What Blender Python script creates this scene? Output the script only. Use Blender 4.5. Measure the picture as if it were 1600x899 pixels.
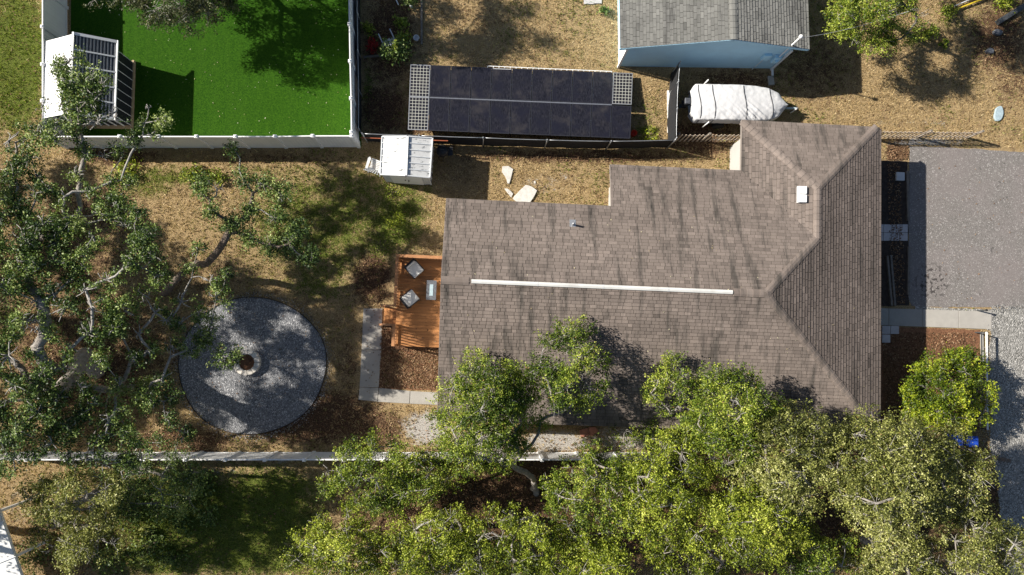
import bpy, math, random
import numpy as np
from mathutils import Vector, Matrix, noise as mnoise

random.seed(7)
RNG = np.random.default_rng(11)
for o in list(bpy.data.objects):
    bpy.data.objects.remove(o)
S = bpy.context.scene
COL = S.collection

# ------------------------------------------------------------------ camera
# drone looking almost straight down from 32 m; the point right below it shows at NX, NY of the 1600 x 899 photograph
FPX = 1600 * 24 / 36
CX, CY, NX, NY, HC = 800., 449.5, 755., 520., 32.
_d = Vector(((NX - CX) / FPX, -(NY - CY) / FPX, -1)).normalized()
ROT = _d.rotation_difference(Vector((0, 0, -1))).to_matrix()
cam_d = bpy.data.cameras.new('camera')
cam_d.lens, cam_d.sensor_width, cam_d.sensor_fit = 24, 36, 'HORIZONTAL'
cam_d.clip_end = 3000
cam = bpy.data.objects.new('camera', cam_d)
cam.matrix_world = Matrix.Translation((0, 0, HC)) @ ROT.to_4x4()
COL.objects.link(cam)
S.camera = cam

# ------------------------------------------------------------------ sky, sun, exposure
SUN_EL = math.radians(34)
SHADOW = math.radians(-14)          # shadows fall to the right and a little down
W = bpy.data.worlds.new('World')
S.world = W
W.use_nodes = True
wn = W.node_tree.nodes
sky = wn.new('ShaderNodeTexSky')
sky.sky_type = 'NISHITA'
sky.sun_disc = False
sky.sun_elevation = SUN_EL
sky.sun_rotation = math.atan2(-math.cos(SHADOW), -math.sin(SHADOW))
wn['Background'].inputs['Strength'].default_value = 0.05
W.node_tree.links.new(sky.outputs[0], wn['Background'].inputs['Color'])
sl = bpy.data.lights.new('sun', 'SUN')
sl.energy, sl.angle, sl.color = 5.0, math.radians(.55), (1, .94, .84)
so = bpy.data.objects.new('sun', sl)
so.rotation_euler = Vector((math.cos(SHADOW) * math.cos(SUN_EL), math.sin(SHADOW) * math.cos(SUN_EL), -math.sin(SUN_EL))).to_track_quat('-Z', 'Y').to_euler()
so.location = (-20, 5, 30)
COL.objects.link(so)
S.view_settings.view_transform = 'Standard'
S.view_settings.look = 'None'
S.view_settings.gamma = 1
S.view_settings.use_curve_mapping = False
S.view_settings.exposure = 0.85
S.render.engine = 'CYCLES'
S.cycles.max_bounces = 6
S.cycles.diffuse_bounces = 3


def U(px, py, z=0.):
    """photograph pixel + height above the ground -> point of the place"""
    r = ROT @ Vector(((px - CX) / FPX, -(py - CY) / FPX, -1))
    return r * ((z - HC) / r.z) + Vector((0, 0, HC))


# house frame: turned 2.3 degrees, origin under the east end of the main ridge
TH = math.radians(-2.3)
ZR, SL = 4.3, .29
O2 = U(1197, 459, ZR)
EX, EY = Vector((math.cos(TH), math.sin(TH), 0)), Vector((-math.sin(TH), math.cos(TH), 0))


def HW(x, y, z=0.):
    return Vector((O2.x, O2.y, 0)) + EX * x + EY * y + Vector((0, 0, z))


def HL(px, py, z=0.):
    w = U(px, py, z) - Vector((O2.x, O2.y, 0))
    return w.dot(EX), w.dot(EY)


# ------------------------------------------------------------------ materials
class NT:
    def __init__(s, name):
        s.m = bpy.data.materials.new(name)
        s.m.use_nodes = True
        s.t = s.m.node_tree
        s.n, s.l = s.t.nodes, s.t.links
        s.b = s.n['Principled BSDF']
        g = s.n.new('ShaderNodeNewGeometry')
        s.pos = g.outputs['Position']

    def noise(s, scale, detail=3, rough=.55, vec=None, stretch=None, rot=0.):
        v = vec or s.pos
        if stretch or rot:
            mp = s.n.new('ShaderNodeMapping')
            mp.inputs['Rotation'].default_value = (0, 0, rot)
            mp.inputs['Scale'].default_value = stretch or (1, 1, 1)
            s.l.new(v, mp.inputs[0])
            v = mp.outputs[0]
        n = s.n.new('ShaderNodeTexNoise')
        n.inputs['Scale'].default_value = scale
        n.inputs['Detail'].default_value = detail
        n.inputs['Roughness'].default_value = rough
        s.l.new(v, n.inputs['Vector'])
        return n.outputs[0]

    def voro(s, scale, out='Distance'):
        n = s.n.new('ShaderNodeTexVoronoi')
        n.inputs['Scale'].default_value = scale
        s.l.new(s.pos, n.inputs['Vector'])
        return n.outputs[out]

    def math(s, op, a, b=None, c=None, clamp=False):
        n = s.n.new('ShaderNodeMath')
        n.operation = op
        n.use_clamp = clamp
        for i, x in enumerate((a, b, c)):
            if x is None:
                continue
            if isinstance(x, (int, float)):
                n.inputs[i].default_value = x
            else:
                s.l.new(x, n.inputs[i])
        return n.outputs[0]

    def ramp(s, x, lo, hi):
        n = s.n.new('ShaderNodeMapRange')
        n.interpolation_type = 'SMOOTHSTEP'
        n.inputs['From Min'].default_value = lo
        n.inputs['From Max'].default_value = hi
        s.l.new(x, n.inputs['Value'])
        return n.outputs[0]

    def mix(s, f, a, b, mode='MIX'):
        n = s.n.new('ShaderNodeMix')
        n.data_type = 'RGBA'
        n.blend_type = mode
        for i, x in ((0, f), (6, a), (7, b)):
            if isinstance(x, (int, float)):
                n.inputs[i].default_value = x
            elif isinstance(x, tuple):
                n.inputs[i].default_value = (*x, 1)
            else:
                s.l.new(x, n.inputs[i])
        return n.outputs[2]

    def attr(s, name, out='Color'):
        n = s.n.new('ShaderNodeAttribute')
        n.attribute_name = name
        return n.outputs[out]

    def bump(s, h, dist=.02, strength=1.):
        n = s.n.new('ShaderNodeBump')
        n.inputs['Distance'].default_value = dist
        n.inputs['Strength'].default_value = strength
        s.l.new(h, n.inputs['Height'])
        s.l.new(n.outputs[0], s.b.inputs['Normal'])

    def out(s, col, rough=.8, spec=.3, metal=0.):
        if isinstance(col, tuple):
            s.b.inputs['Base Color'].default_value = (*col, 1)
        else:
            s.l.new(col, s.b.inputs['Base Color'])
        s.b.inputs['Roughness'].default_value = rough
        s.b.inputs['Specular IOR Level'].default_value = spec
        s.b.inputs['Metallic'].default_value = metal
        return s.m


def sc(c, k):
    return tuple(min(1, x * k) for x in c)


MATS = {}


def mat(name, c=None, var=.18, scale=5., rough=.75, spec=.3, bump=.004, bscale=40., metal=0., c2=None, c2amt=.5, stretch=None, rot=0.):
    if name in MATS:
        return MATS[name]
    t = NT(name)
    n1 = t.noise(scale, 4, .6, stretch=stretch, rot=rot)
    n2 = t.noise(bscale, 2, stretch=stretch, rot=rot)
    col = t.mix(t.ramp(n1, .3, .7), sc(c, 1 - var), sc(c, 1 + var))
    if c2:
        col = t.mix(t.ramp(t.noise(scale * .6, 5, .65, stretch=stretch, rot=rot), 1 - c2amt - .12, 1 - c2amt + .12), col, c2)
    col = t.mix(.35, col, t.mix(n2, sc(c, 1 - var * 1.5), sc(c, 1 + var)))
    tn = t.attr('tone', 'Fac')
    col = t.mix(1., col, t.mix(t.math('ADD', tn, .5, clamp=True), (.45, .45, .45), (1.55, 1.55, 1.55)), 'MULTIPLY')
    if bump:
        t.bump(n2, bump)
    MATS[name] = t.out(col, rough, spec, metal)
    return MATS[name]


def shingle_mat(name, c, rot, stain=(.035, .035, .032)):
    """asphalt shingle: granules, piece tone, dark algae streaks that run down the slope"""
    t = NT(name)
    g = t.noise(90, 2, .7)
    col = t.mix(t.ramp(g, .3, .7), sc(c, .72), sc(c, 1.25))
    big = t.noise(.45, 4, .6)
    col = t.mix(t.ramp(big, .35, .7), col, sc(c, .8))
    st = t.noise(1.5, 4, .62, stretch=(1.6, .16, .5), rot=rot)
    col = t.mix(t.math('MULTIPLY', t.ramp(st, .48, .72), .72), col, stain)
    st2 = t.noise(3.4, 3, .6, stretch=(1.4, .22, .5), rot=rot)
    col = t.mix(t.math('MULTIPLY', t.ramp(st2, .55, .72), .38), col, stain)
    tn = t.attr('tone', 'Fac')
    col = t.mix(1., col, t.mix(t.math('ADD', tn, .5, clamp=True), (.35, .35, .35), (1.65, 1.63, 1.6)), 'MULTIPLY')
    t.bump(g, .006)
    return t.out(col, .92, .2)


def leaf_mat(name, trans=.16, rough=.5, spec=.3):
    t = NT(name)
    c = t.attr('col')
    t.out(c, rough, spec)
    tr = t.n.new('ShaderNodeBsdfTranslucent')
    t.l.new(t.mix(1., c, (1.5, 1.6, .7), 'MULTIPLY'), tr.inputs[0])
    mx = t.n.new('ShaderNodeMixShader')
    mx.inputs[0].default_value = trans
    t.l.new(t.b.outputs[0], mx.inputs[1])
    t.l.new(tr.outputs[0], mx.inputs[2])
    t.l.new(mx.outputs[0], t.n['Material Output'].inputs['Surface'])
    return t.m


# ------------------------------------------------------------------ mesh helpers
class MB:
    def __init__(s):
        s.v, s.f, s.t = [], [], []

    def add(s, vs, fs, tone=0.):
        k = len(s.v)
        s.v += [tuple(v) for v in vs]
        for f in fs:
            s.f.append(tuple(i + k for i in f))
            s.t.append(tone)
        return s

    def box(s, c, d, rz=0., tone=0., rx=0., ry=0.):
        m = Matrix.Rotation(rz, 3, 'Z') @ Matrix.Rotation(ry, 3, 'Y') @ Matrix.Rotation(rx, 3, 'X')
        c = Vector(c)
        vs = [c + m @ Vector((x * d[0] / 2, y * d[1] / 2, z * d[2] / 2)) for z in (-1, 1) for x, y in ((-1, -1), (1, -1), (1, 1), (-1, 1))]
        return s.add(vs, [(3, 2, 1, 0), (4, 5, 6, 7), (0, 1, 5, 4), (1, 2, 6, 5), (2, 3, 7, 6), (3, 0, 4, 7)], tone)

    def beam(s, a, b, w, h, tone=0.):
        a, b = Vector(a), Vector(b)
        d = (b - a).normalized()
        r = d.cross(Vector((0, 0, 1)))
        r = Vector((1, 0, 0)) if r.length < 1e-4 else r.normalized()
        u = r.cross(d)
        vs = [p + r * (x * w / 2) + u * (y * h / 2) for p in (a, b) for x, y in ((-1, -1), (1, -1), (1, 1), (-1, 1))]
        return s.add(vs, [(0, 1, 2, 3), (7, 6, 5, 4), (4, 5, 1, 0), (5, 6, 2, 1), (6, 7, 3, 2), (7, 4, 0, 3)], tone)

    def prism(s, poly, z0, z1, tone=0.):
        """poly: list of (x, y) or vectors; z0/z1 numbers or lists"""
        n = len(poly)
        ar = sum(poly[i][0] * poly[(i + 1) % n][1] - poly[(i + 1) % n][0] * poly[i][1] for i in range(n))
        zz0 = z0 if isinstance(z0, list) else [z0] * n
        zz1 = z1 if isinstance(z1, list) else [z1] * n
        if ar < 0:
            poly, zz0, zz1 = poly[::-1], zz0[::-1], zz1[::-1]
        vs = [(p[0], p[1], z) for p, z in zip(poly, zz0)] + [(p[0], p[1], z) for p, z in zip(poly, zz1)]
        fs = [tuple(range(n - 1, -1, -1)), tuple(range(n, 2 * n))] + [(i, (i + 1) % n, n + (i + 1) % n, n + i) for i in range(n)]
        return s.add(vs, fs, tone)

    def tube(s, pts, rad, n=6, tone=0.):
        pts = [Vector(p) for p in pts]
        rad = rad if isinstance(rad, (list, tuple)) else [rad] * len(pts)
        k = len(s.v)
        ref = None
        for i, p in enumerate(pts):
            d = (pts[min(i + 1, len(pts) - 1)] - pts[max(i - 1, 0)])
            d = d.normalized() if d.length > 1e-6 else Vector((0, 0, 1))
            if ref is None:
                ref = d.orthogonal().normalized()
            ref = (ref - d * ref.dot(d))
            ref = ref.normalized() if ref.length > 1e-5 else d.orthogonal().normalized()
            b = d.cross(ref)
            for j in range(n):
                a = 2 * math.pi * j / n
                s.v.append(tuple(p + (ref * math.cos(a) + b * math.sin(a)) * rad[i]))
        for i in range(len(pts) - 1):
            for j in range(n):
                a, b2 = k + i * n + j, k + i * n + (j + 1) % n
                s.f.append((a, b2, b2 + n, a + n))
                s.t.append(tone)
        s.f.append(tuple(range(k + n - 1, k - 1, -1)))
        e = k + (len(pts) - 1) * n
        s.f.append(tuple(range(e, e + n)))
        s.t += [tone, tone]
        return s

    def lathe(s, c, prof, n=16, tone=0., sx=1., sy=1.):
        c = Vector(c)
        k = len(s.v)
        for r, z in prof:
            for j in range(n):
                a = 2 * math.pi * j / n
                s.v.append((c.x + r * sx * math.cos(a), c.y + r * sy * math.sin(a), c.z + z))
        for i in range(len(prof) - 1):
            for j in range(n):
                a, b = k + i * n + j, k + i * n + (j + 1) % n
                s.f.append((a, b, b + n, a + n))
                s.t.append(tone)
        s.f.append(tuple(range(k + n - 1, k - 1, -1)))
        e = k + (len(prof) - 1) * n
        s.f.append(tuple(range(e, e + n)))
        s.t += [tone, tone]
        return s

    def mesh(s, name, m, origin=(0, 0, 0), smooth=False, bevel=0.):
        me = bpy.data.meshes.new(name)
        ox, oy, oz = origin
        me.from_pydata([(x - ox, y - oy, z - oz) for x, y, z in s.v], [], s.f)
        if any(s.t):
            a = me.attributes.new('tone', 'FLOAT', 'FACE')
            a.data.foreach_set('value', s.t)
        me.materials.append(m)
        if smooth:
            me.polygons.foreach_set('use_smooth', [True] * len(me.polygons))
        me.update()
        return me

    def build(s, name, m, parent=None, smooth=False, bevel=0.):
        org = parent_origin(parent)
        o = link(name, s.mesh(name, m, org, smooth), parent)
        if bevel:
            b = o.modifiers.new('bevel', 'BEVEL')
            b.width, b.segments, b.limit_method = bevel, 2, 'ANGLE'
        return o


def parent_origin(p):
    v = Vector((0, 0, 0))
    while p is not None:
        v += p.location
        p = p.parent
    return v


def link(name, data, parent=None, loc=(0, 0, 0), rz=0.):
    o = bpy.data.objects.new(name, data)
    COL.objects.link(o)
    o.parent = parent
    o.location = loc
    o.rotation_euler = (0, 0, rz)
    return o


def put(name, me, parent, wloc, rz=0.):
    """shared mesh at a world place under a parent"""
    return link(name, me, parent, Vector(wloc) - parent_origin(parent), rz)


def tag(o, label=None, cat=None, group=None, kind=None):
    for k, v in (('label', label), ('category', cat), ('group', group), ('kind', kind)):
        if v:
            o[k] = v
    return o


def thing(name, loc, label, cat, group=None):
    o = link(name, None, None, loc)
    o.empty_display_size = .2
    return tag(o, label, cat, group)


def struct(name, mb, m):
    return tag(mb.build(name, m), kind='structure')


def np_mesh(name, V, Q, colors, m):
    """quads from numpy, one colour per vertex"""
    me = bpy.data.meshes.new(name)
    nv, nf = len(V), len(Q)
    k = Q.shape[1]
    me.vertices.add(nv)
    me.vertices.foreach_set('co', V.astype(np.float32).ravel())
    me.loops.add(nf * k)
    me.loops.foreach_set('vertex_index', Q.astype(np.int32).ravel())
    me.polygons.add(nf)
    me.polygons.foreach_set('loop_start', np.arange(0, nf * k, k, dtype=np.int32))
    me.polygons.foreach_set('loop_total', np.full(nf, k, dtype=np.int32))
    a = me.attributes.new('col', 'FLOAT_COLOR', 'POINT')
    c = np.ones((nv, 4), np.float32)
    c[:, :3] = colors
    a.data.foreach_set('color', c.ravel())
    me.materials.append(m)
    me.update(calc_edges=True)
    return me


def leaf_quads(P, size, tint, up=.7, asp=.5, rng=RNG, spread=None):
    """one folded diamond leaf at each of P; tint: colour per leaf"""
    n = len(P)
    nor = rng.normal(size=(n, 3)) + np.array([0, 0, up * 1.6])
    nor /= np.linalg.norm(nor, axis=1)[:, None]
    a = np.cross(nor, rng.normal(size=(n, 3)))
    a /= np.linalg.norm(a, axis=1)[:, None] + 1e-9
    b = np.cross(nor, a)
    L = (size * (.65 + .7 * rng.random(n)))[:, None]
    Wd = L * asp
    V = np.empty((n, 4, 3))
    V[:, 0] = P - a * L * .5
    V[:, 1] = P + b * Wd * .5 + nor * L * .1 - a * L * .05
    V[:, 2] = P + a * L * .5
    V[:, 3] = P - b * Wd * .5 + nor * L * .1 - a * L * .05
    Q = np.arange(n * 4).reshape(n, 4)
    return V.reshape(-1, 3), Q, np.repeat(tint, 4, axis=0)


# ------------------------------------------------------------------ material set
M_leaf = leaf_mat('leaf')
M_grass = leaf_mat('grass_blade', .25, .6, .2)
M_litter = leaf_mat('dry_leaf', .1, .8, .15)
mat('bark', (.27, .24, .21), .35, 9, .9, .15, .03, 30, c2=(.40, .38, .35), c2amt=.45)
mat('bark_pale', (.34, .32, .295), .3, 9, .9, .15, .02, 30)
mat('bark_dark', (.16, .125, .10), .35, 9, .9, .15, .03, 30, c2=(.25, .22, .19), c2amt=.4)
mat('vinyl', (.80, .80, .80), .04, 2, .4, .4, .0005, c2=(.66, .66, .64), c2amt=.3)
mat('vent_white', (.62, .62, .60), .08, 2, .5, .35, .001, c2=(.46, .45, .43), c2amt=.42)
mat('white_metal', (.82, .82, .81), .04, 3, .45, .4, .001)
mat('black_mesh', (.022, .023, .026), .3, 14, .8, .2, .004)
mat('galvanised', (.42, .43, .45), .15, 8, .4, .5, .001, metal=.6)
mat('deck_wood', (.40, .175, .060), .25, 3, .55, .35, .003, 60, c2=(.27, .115, .045), c2amt=.42, stretch=(.25, 3, 1))
mat('rail_wood', (.40, .19, .085), .22, 4, .6, .3, .003, 60)
mat('pale_wood', (.42, .31, .19), .2, 5, .7, .3, .003, 60)
mat('picket_wood', (.44, .36, .28), .25, 6, .85, .2, .006, 50)
mat('grey_wood', (.17, .15, .13), .3, 6, .85, .2, .006, 50)
mat('concrete', (.345, .325, .295), .10, 2.2, .85, .25, .003, 60, c2=(.36, .34, .31), c2amt=.4)
mat('paver', (.46, .43, .43), .1, 6, .85, .25, .003, 60)
mat('brick_paver', (.42, .19, .135), .15, 6, .85, .25, .004, 60)
mat('stone', (.60, .58, .54), .15, 6, .85, .25, .01, 25, c2=(.40, .37, .33), c2amt=.35)
mat('ring_stone', (.66, .61, .54), .18, 8, .85, .25, .01, 25)
mat('wall_paint', (.42, .41, .39), .05, 2, .7, .3)
mat('trim_white', (.78, .78, .77), .04, 2, .5, .4)
mat('blue_paint', (.50, .78, .94), .07, 1.2, .6, .35, .002, 20)
mat('deck_dark', (.035, .032, .03), .2, 5, .95, .1)
mat('fascia', (.24, .21, .19), .1, 3, .7, .2)
mat('glass', (.03, .04, .05), .1, 2, .08, .6, 0)
mat('black_plastic', (.02, .02, .022), .2, 6, .5, .4, .002)
mat('black_wicker', (.025, .024, .024), .3, 40, .6, .4, .008, 120)
mat('cushion', (.66, .65, .62), .06, 12, .9, .2, .004, 80)
mat('grey_stone_top', (.11, .115, .13), .3, 12, .5, .4, .003)
mat('grey_plastic', (.55, .56, .57), .08, 6, .5, .4)
mat('tarp', (.60, .60, .61), .05, 3, .5, .35, .012, 7)
mat('red_plastic', (.70, .05, .02), .1, 6, .4, .4)
mat('blue_plastic', (.02, .07, .42), .1, 6, .4, .4)
mat('yellow_paint', (.62, .45, .03), .1, 6, .5, .4)
mat('dark_metal', (.06, .065, .07), .2, 6, .5, .4)
mat('slate_blue', (.34, .43, .47), .2, 8, .6, .3, .006)
mat('rust_cloth', (.40, .12, .06), .2, 8, .8, .2)
mat('panel_frame', (.02, .021, .03), .2, 6, .55, .3, 0)
mat('rib_lit', (.26, .27, .29), .15, 6, .5, .4)  # light caught by the pavilion roof ribs, put into their colour
mat('rail_blue', (.13, .14, .17), .15, 6, .5, .4)
mat('cell_back', (.40, .40, .36), .08, 6, .3, .4, 0)
mat('soil', (.055, .043, .036), .35, 6, .95, .1, .03, 25, c2=(.16, .14, .12), c2amt=.3)
mat('wood_chip', (.20, .10, .055), .4, 12, .9, .15, .03, 22, c2=(.10, .05, .03), c2amt=.45)
mat('steel_edging', (.05, .04, .035), .2, 6, .8, .2)
mat('rim_rubber', (.03, .03, .03), .2, 6, .8, .2)
mat('shed_wall', (.62, .64, .66), .06, 3, .5, .4)
M_sh_ns = shingle_mat('shingle_ns', (.212, .176, .156), -TH)
M_sh_ew = shingle_mat('shingle_ew', (.212, .176, .156), -TH + math.pi / 2)
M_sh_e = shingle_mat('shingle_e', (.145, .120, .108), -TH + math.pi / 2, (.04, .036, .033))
M_sh_blue = shingle_mat('shingle_grey', (.20, .20, .19), math.pi / 2, (.06, .06, .06))

# worn metal roof of the shed
t = NT('worn_metal_roof')
c = t.mix(t.ramp(t.noise(3.2, 6, .7, stretch=(1, 3.2, 1)), .55, .62), (.62, .62, .61), (.14, .15, .16))
t.out(c, .4, .4)
MATS['worn_metal_roof'] = t.m

# solar glass: fine vertical fingers, faint cell lines
t = NT('solar_glass')
f = t.noise(16, 2, .6, stretch=(3.2, .35, 1))
c = t.mix(t.ramp(f, .35, .75), (.006, .006, .010), (.030, .029, .038))
c = t.mix(t.ramp(t.noise(1.6, 3), .42, .7), c, (.012, .012, .020))
c = t.mix(t.ramp(t.noise(1.1, 4, .65), .5, .75), c, (.036, .033, .036))
t.out(c, .3, .35)
MATS['solar_glass'] = t.m

# asphalt drive: worn grey aggregate
t = NT('asphalt')
v = t.voro(26, 'Color')
sep = t.n.new('ShaderNodeSeparateColor')
t.l.new(v, sep.inputs[0])
c = t.mix(t.ramp(t.noise(34, 3, .7), .3, .72), (.095, .088, .083), (.265, .245, .230))
c = t.mix(t.math('MULTIPLY', t.ramp(sep.outputs[0], .84, .97), .6), c, (.48, .45, .44))
c = t.mix(t.ramp(t.noise(.5, 4), .35, .7), c, t.mix(.5, c, (.22, .19, .185)))
c = t.mix(t.math('MULTIPLY', t.ramp(t.noise(2.4, 4, .6), .64, .74), .75), c, (.06, .055, .055))
ck = t.n.new('ShaderNodeTexVoronoi')
ck.feature = 'DISTANCE_TO_EDGE'
ck.inputs['Scale'].default_value = .42
wv_ = t.n.new('ShaderNodeVectorMath')
wv_.operation = 'ADD'
nn_ = t.n.new('ShaderNodeTexNoise')
nn_.inputs['Scale'].default_value = 1.8
t.l.new(t.pos, nn_.inputs['Vector'])
t.l.new(t.pos, wv_.inputs[0])
t.l.new(nn_.outputs[1], wv_.inputs[1])
t.l.new(wv_.outputs[0], ck.inputs['Vector'])
c = t.mix(t.math('MULTIPLY', t.ramp(ck.outputs[0], .012, .004), .12), c, (.05, .046, .044))
vd = t.n.new('ShaderNodeVectorMath')
vd.operation = 'DISTANCE'
t.l.new(t.pos, vd.inputs[0])
vd.inputs[1].default_value = U(1456, 440)
spot = t.math('MULTIPLY', t.ramp(vd.outputs['Value'], 1.15, .5), t.ramp(t.noise(6.5, 2, .4), .53, .6))
c = t.mix(t.math('MULTIPLY', spot, .8), c, (.03, .026, .026))
t.bump(t.noise(60, 2, .8), .012)
MATS['asphalt'] = t.out(c, .85, .25)


def gravel_mat(name, dark, mid, light, scale=24):
    t = NT(name)
    v = t.voro(scale, 'Color')
    d = t.voro(scale, 'Distance')
    sep = t.n.new('ShaderNodeSeparateColor')
    t.l.new(v, sep.inputs[0])
    c = t.mix(t.ramp(sep.outputs[1], .1, .7), dark, mid)
    c = t.mix(t.ramp(sep.outputs[0], .78, .95), c, light)
    c = t.mix(t.ramp(t.noise(1.2, 4), .4, .7), c, t.mix(.4, c, mid))
    t.bump(t.math('SUBTRACT', 1., d), .035)
    return t.out(c, .85, .25)


MATS['dark_gravel'] = gravel_mat('dark_gravel', (.105, .108, .118), (.235, .238, .25), (.50, .50, .51), 26)
MATS['pale_gravel'] = gravel_mat('pale_gravel', (.13, .125, .115), (.30, .29, .27), (.55, .53, .50), 22)

# artificial turf
t = NT('turf')
c = t.mix(t.ramp(t.noise(16, 4, .8), .32, .68), (.012, .050, .003), (.042, .118, .006))
c = t.mix(t.ramp(t.noise(.8, 3, stretch=(4, .3, 1)), .35, .75), c, t.mix(.22, c, (.05, .12, .010)))
t.bump(t.noise(45, 2, .8), .03)
MATS['turf'] = t.out(c, .9, .08)

# natural ground: dry grass, green grass, leaf litter and sand by painted weights, edges broken by noise
t = NT('yard')
w = t.attr('w')
sp = t.n.new('ShaderNodeSeparateColor')
t.l.new(w, sp.inputs[0])
f1, f2, f3 = t.noise(20, 4, .75), t.noise(9, 4, .65), t.noise(1.7, 5, .62)
dry = t.mix(t.ramp(f1, .3, .7), (.12, .080, .040), (.56, .41, .22))
dry = t.mix(t.ramp(f2, .45, .7), dry, (.41, .29, .148))
dry = t.mix(t.ramp(f3, .52, .72), dry, t.mix(f1, (.12, .08, .042), (.30, .21, .12)))
grn = t.mix(t.ramp(f1, .3, .72), (.035, .048, .010), (.20, .24, .045))
lit = t.mix(t.ramp(t.voro(20, 'Distance'), .1, .55), (.215, .120, .066), (.062, .036, .022))
lit = t.mix(t.ramp(t.noise(26, 3, .7), .5, .75), lit, (.31, .20, .125))
snd = t.mix(t.ramp(f1, .3, .7), (.27, .245, .22), (.56, .53, .49))


def wmask(ch, amp=1.15):
    a = t.math('MULTIPLY_ADD', t.math('SUBTRACT', t.noise(2.6, 5, .68), .5), amp, ch)
    a = t.math('MULTIPLY_ADD', t.math('SUBTRACT', t.noise(17, 3, .7), .5), amp * .8, a)
    return t.ramp(a, .34, .66)


c = t.mix(wmask(sp.outputs[0]), dry, grn)
c = t.mix(wmask(sp.outputs[1]), c, lit)
c = t.mix(wmask(sp.outputs[2]), c, snd)
t.bump(t.math('ADD', t.noise(30, 3, .75), t.math('MULTIPLY', f2, .8)), .055)
MATS['yard'] = t.out(c, .95, .1)

# ------------------------------------------------------------------ ground sheet with painted cover weights
# (pixel centre, pixel radii, cover, amount): cover 0 green grass, 1 leaf litter, 2 sand or shell
PATCH = [
    (25, 90, 60, 140, 0, .95), (20, 300, 40, 70, 1, .5), (250, 275, 110, 22, 0, .60), (560, 290, 90, 40, 0, .55), (620, 345, 60, 55, 0, .8),
    (520, 345, 60, 40, 0, .45), (590, 390, 40, 25, 0, .6), (480, 270, 60, 22, 1, .35), (430, 250, 170, 16, 1, .5), (180, 245, 90, 18, 1, .75),
    (500, 440, 80, 40, 0, .55), (520, 350, 190, 130, 0, .62), (230, 290, 60, 30, 0, .6), (330, 430, 160, 90, 1, .42), (90, 420, 150, 160, 1, .6), (620, 300, 80, 70, 0, .6), (250, 820, 190, 90, 0, 1.), (380, 800, 80, 70, 0, .9), (30, 60, 60, 90, 0, 1.), (400, 270, 120, 26, 0, .45), (650, 300, 50, 40, 0, .5), (470, 330, 70, 40, 0, .4), (540, 400, 50, 30, 0, .5), (340, 850, 140, 60, 0, .8), (320, 770, 100, 40, 0, .7), (580, 435, 38, 50, 1, .85), (560, 520, 40, 30, 1, .35), (460, 420, 60, 50, 0, .25),
    (130, 560, 190, 150, 1, .7), (230, 420, 70, 60, 1, .4), (160, 330, 90, 60, 1, .6), (480, 650, 160, 55, 1, .85), (280, 690, 110, 30, 1, .8), (580, 670, 70, 40, 1, .8),
    (545, 570, 22, 60, 1, .55), (665, 670, 40, 30, 2, .95), (760, 690, 70, 26, 2, .8), (870, 690, 70, 22, 2, .8), (980, 685, 80, 25, 2, .75), (950, 660, 90, 16, 1, .5),
    (430, 715, 40, 12, 2, .55), (330, 735, 60, 12, 2, .4), (300, 810, 180, 90, 0, .85), (400, 860, 60, 40, 0, .3), (120, 840, 130, 80, 1, .6), (30, 800, 40, 80, 2, .35),
    (850, 800, 350, 110, 1, 1.), (420, 800, 100, 80, 0, 1.), (400, 870, 130, 40, 0, .8), (1250, 800, 330, 120, 1, 1.), (1150, 690, 150, 40, 1, .8), (1500, 780, 100, 120, 1, .85),
    (610, 60, 48, 90, 1, .85), (600, 170, 45, 50, 1, .8), (660, 200, 40, 14, 1, .8), (575, 150, 12, 60, 0, .7),
    (740, 30, 70, 40, 1, .4), (880, 40, 60, 40, 1, .3), (700, 85, 60, 22, 0, .35), (900, 85, 50, 20, 0, .35), (850, 70, 90, 40, 2, .18),
    (1020, 170, 30, 60, 0, .35), (1010, 205, 30, 14, 0, .6), (820, 212, 240, 8, 1, .5), (900, 245, 260, 13, 1, .7), (720, 270, 50, 30, 1, .35), (860, 285, 60, 25, 2, .38),
    (1100, 215, 70, 40, 1, .75), (1130, 250, 30, 20, 0, .3), (1270, 110, 90, 70, 1, .55), (1150, 130, 80, 30, 1, .7),
    (1560, 60, 60, 70, 1, .75), (1580, 130, 40, 50, 1, .55), (1480, 40, 40, 20, 0, .4), (1430, 60, 30, 25, 0, .5), (1330, 30, 60, 40, 0, .3), (1440, 192, 90, 8, 2, .35),
    (1450, 222, 80, 5, 2, .9), (1400, 240, 22, 14, 1, .95), (1400, 220, 20, 8, 1, .8), (1570, 225, 50, 20, 1, .25), (1590, 560, 60, 300, 2, .5),
]


def pix_of(X, Y, Z=0.):
    R = np.array(ROT)
    q = np.stack([X, Y, np.full_like(X, Z) - HC], -1) @ R
    return CX + FPX * q[..., 0] / -q[..., 2], CY - FPX * q[..., 1] / -q[..., 2]


def cover(PX, PY):
    wv = np.zeros(PX.shape + (3,))
    wv[..., 0] = .24
    wv[..., 1] = .22
    for x, y, rx, ry, k, a in PATCH:
        g = np.exp(-(((PX - x) / rx) ** 2 + ((PY - y) / ry) ** 2) ** 1.3)
        wv[..., k] = np.maximum(wv[..., k], a * g)
    return wv


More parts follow.
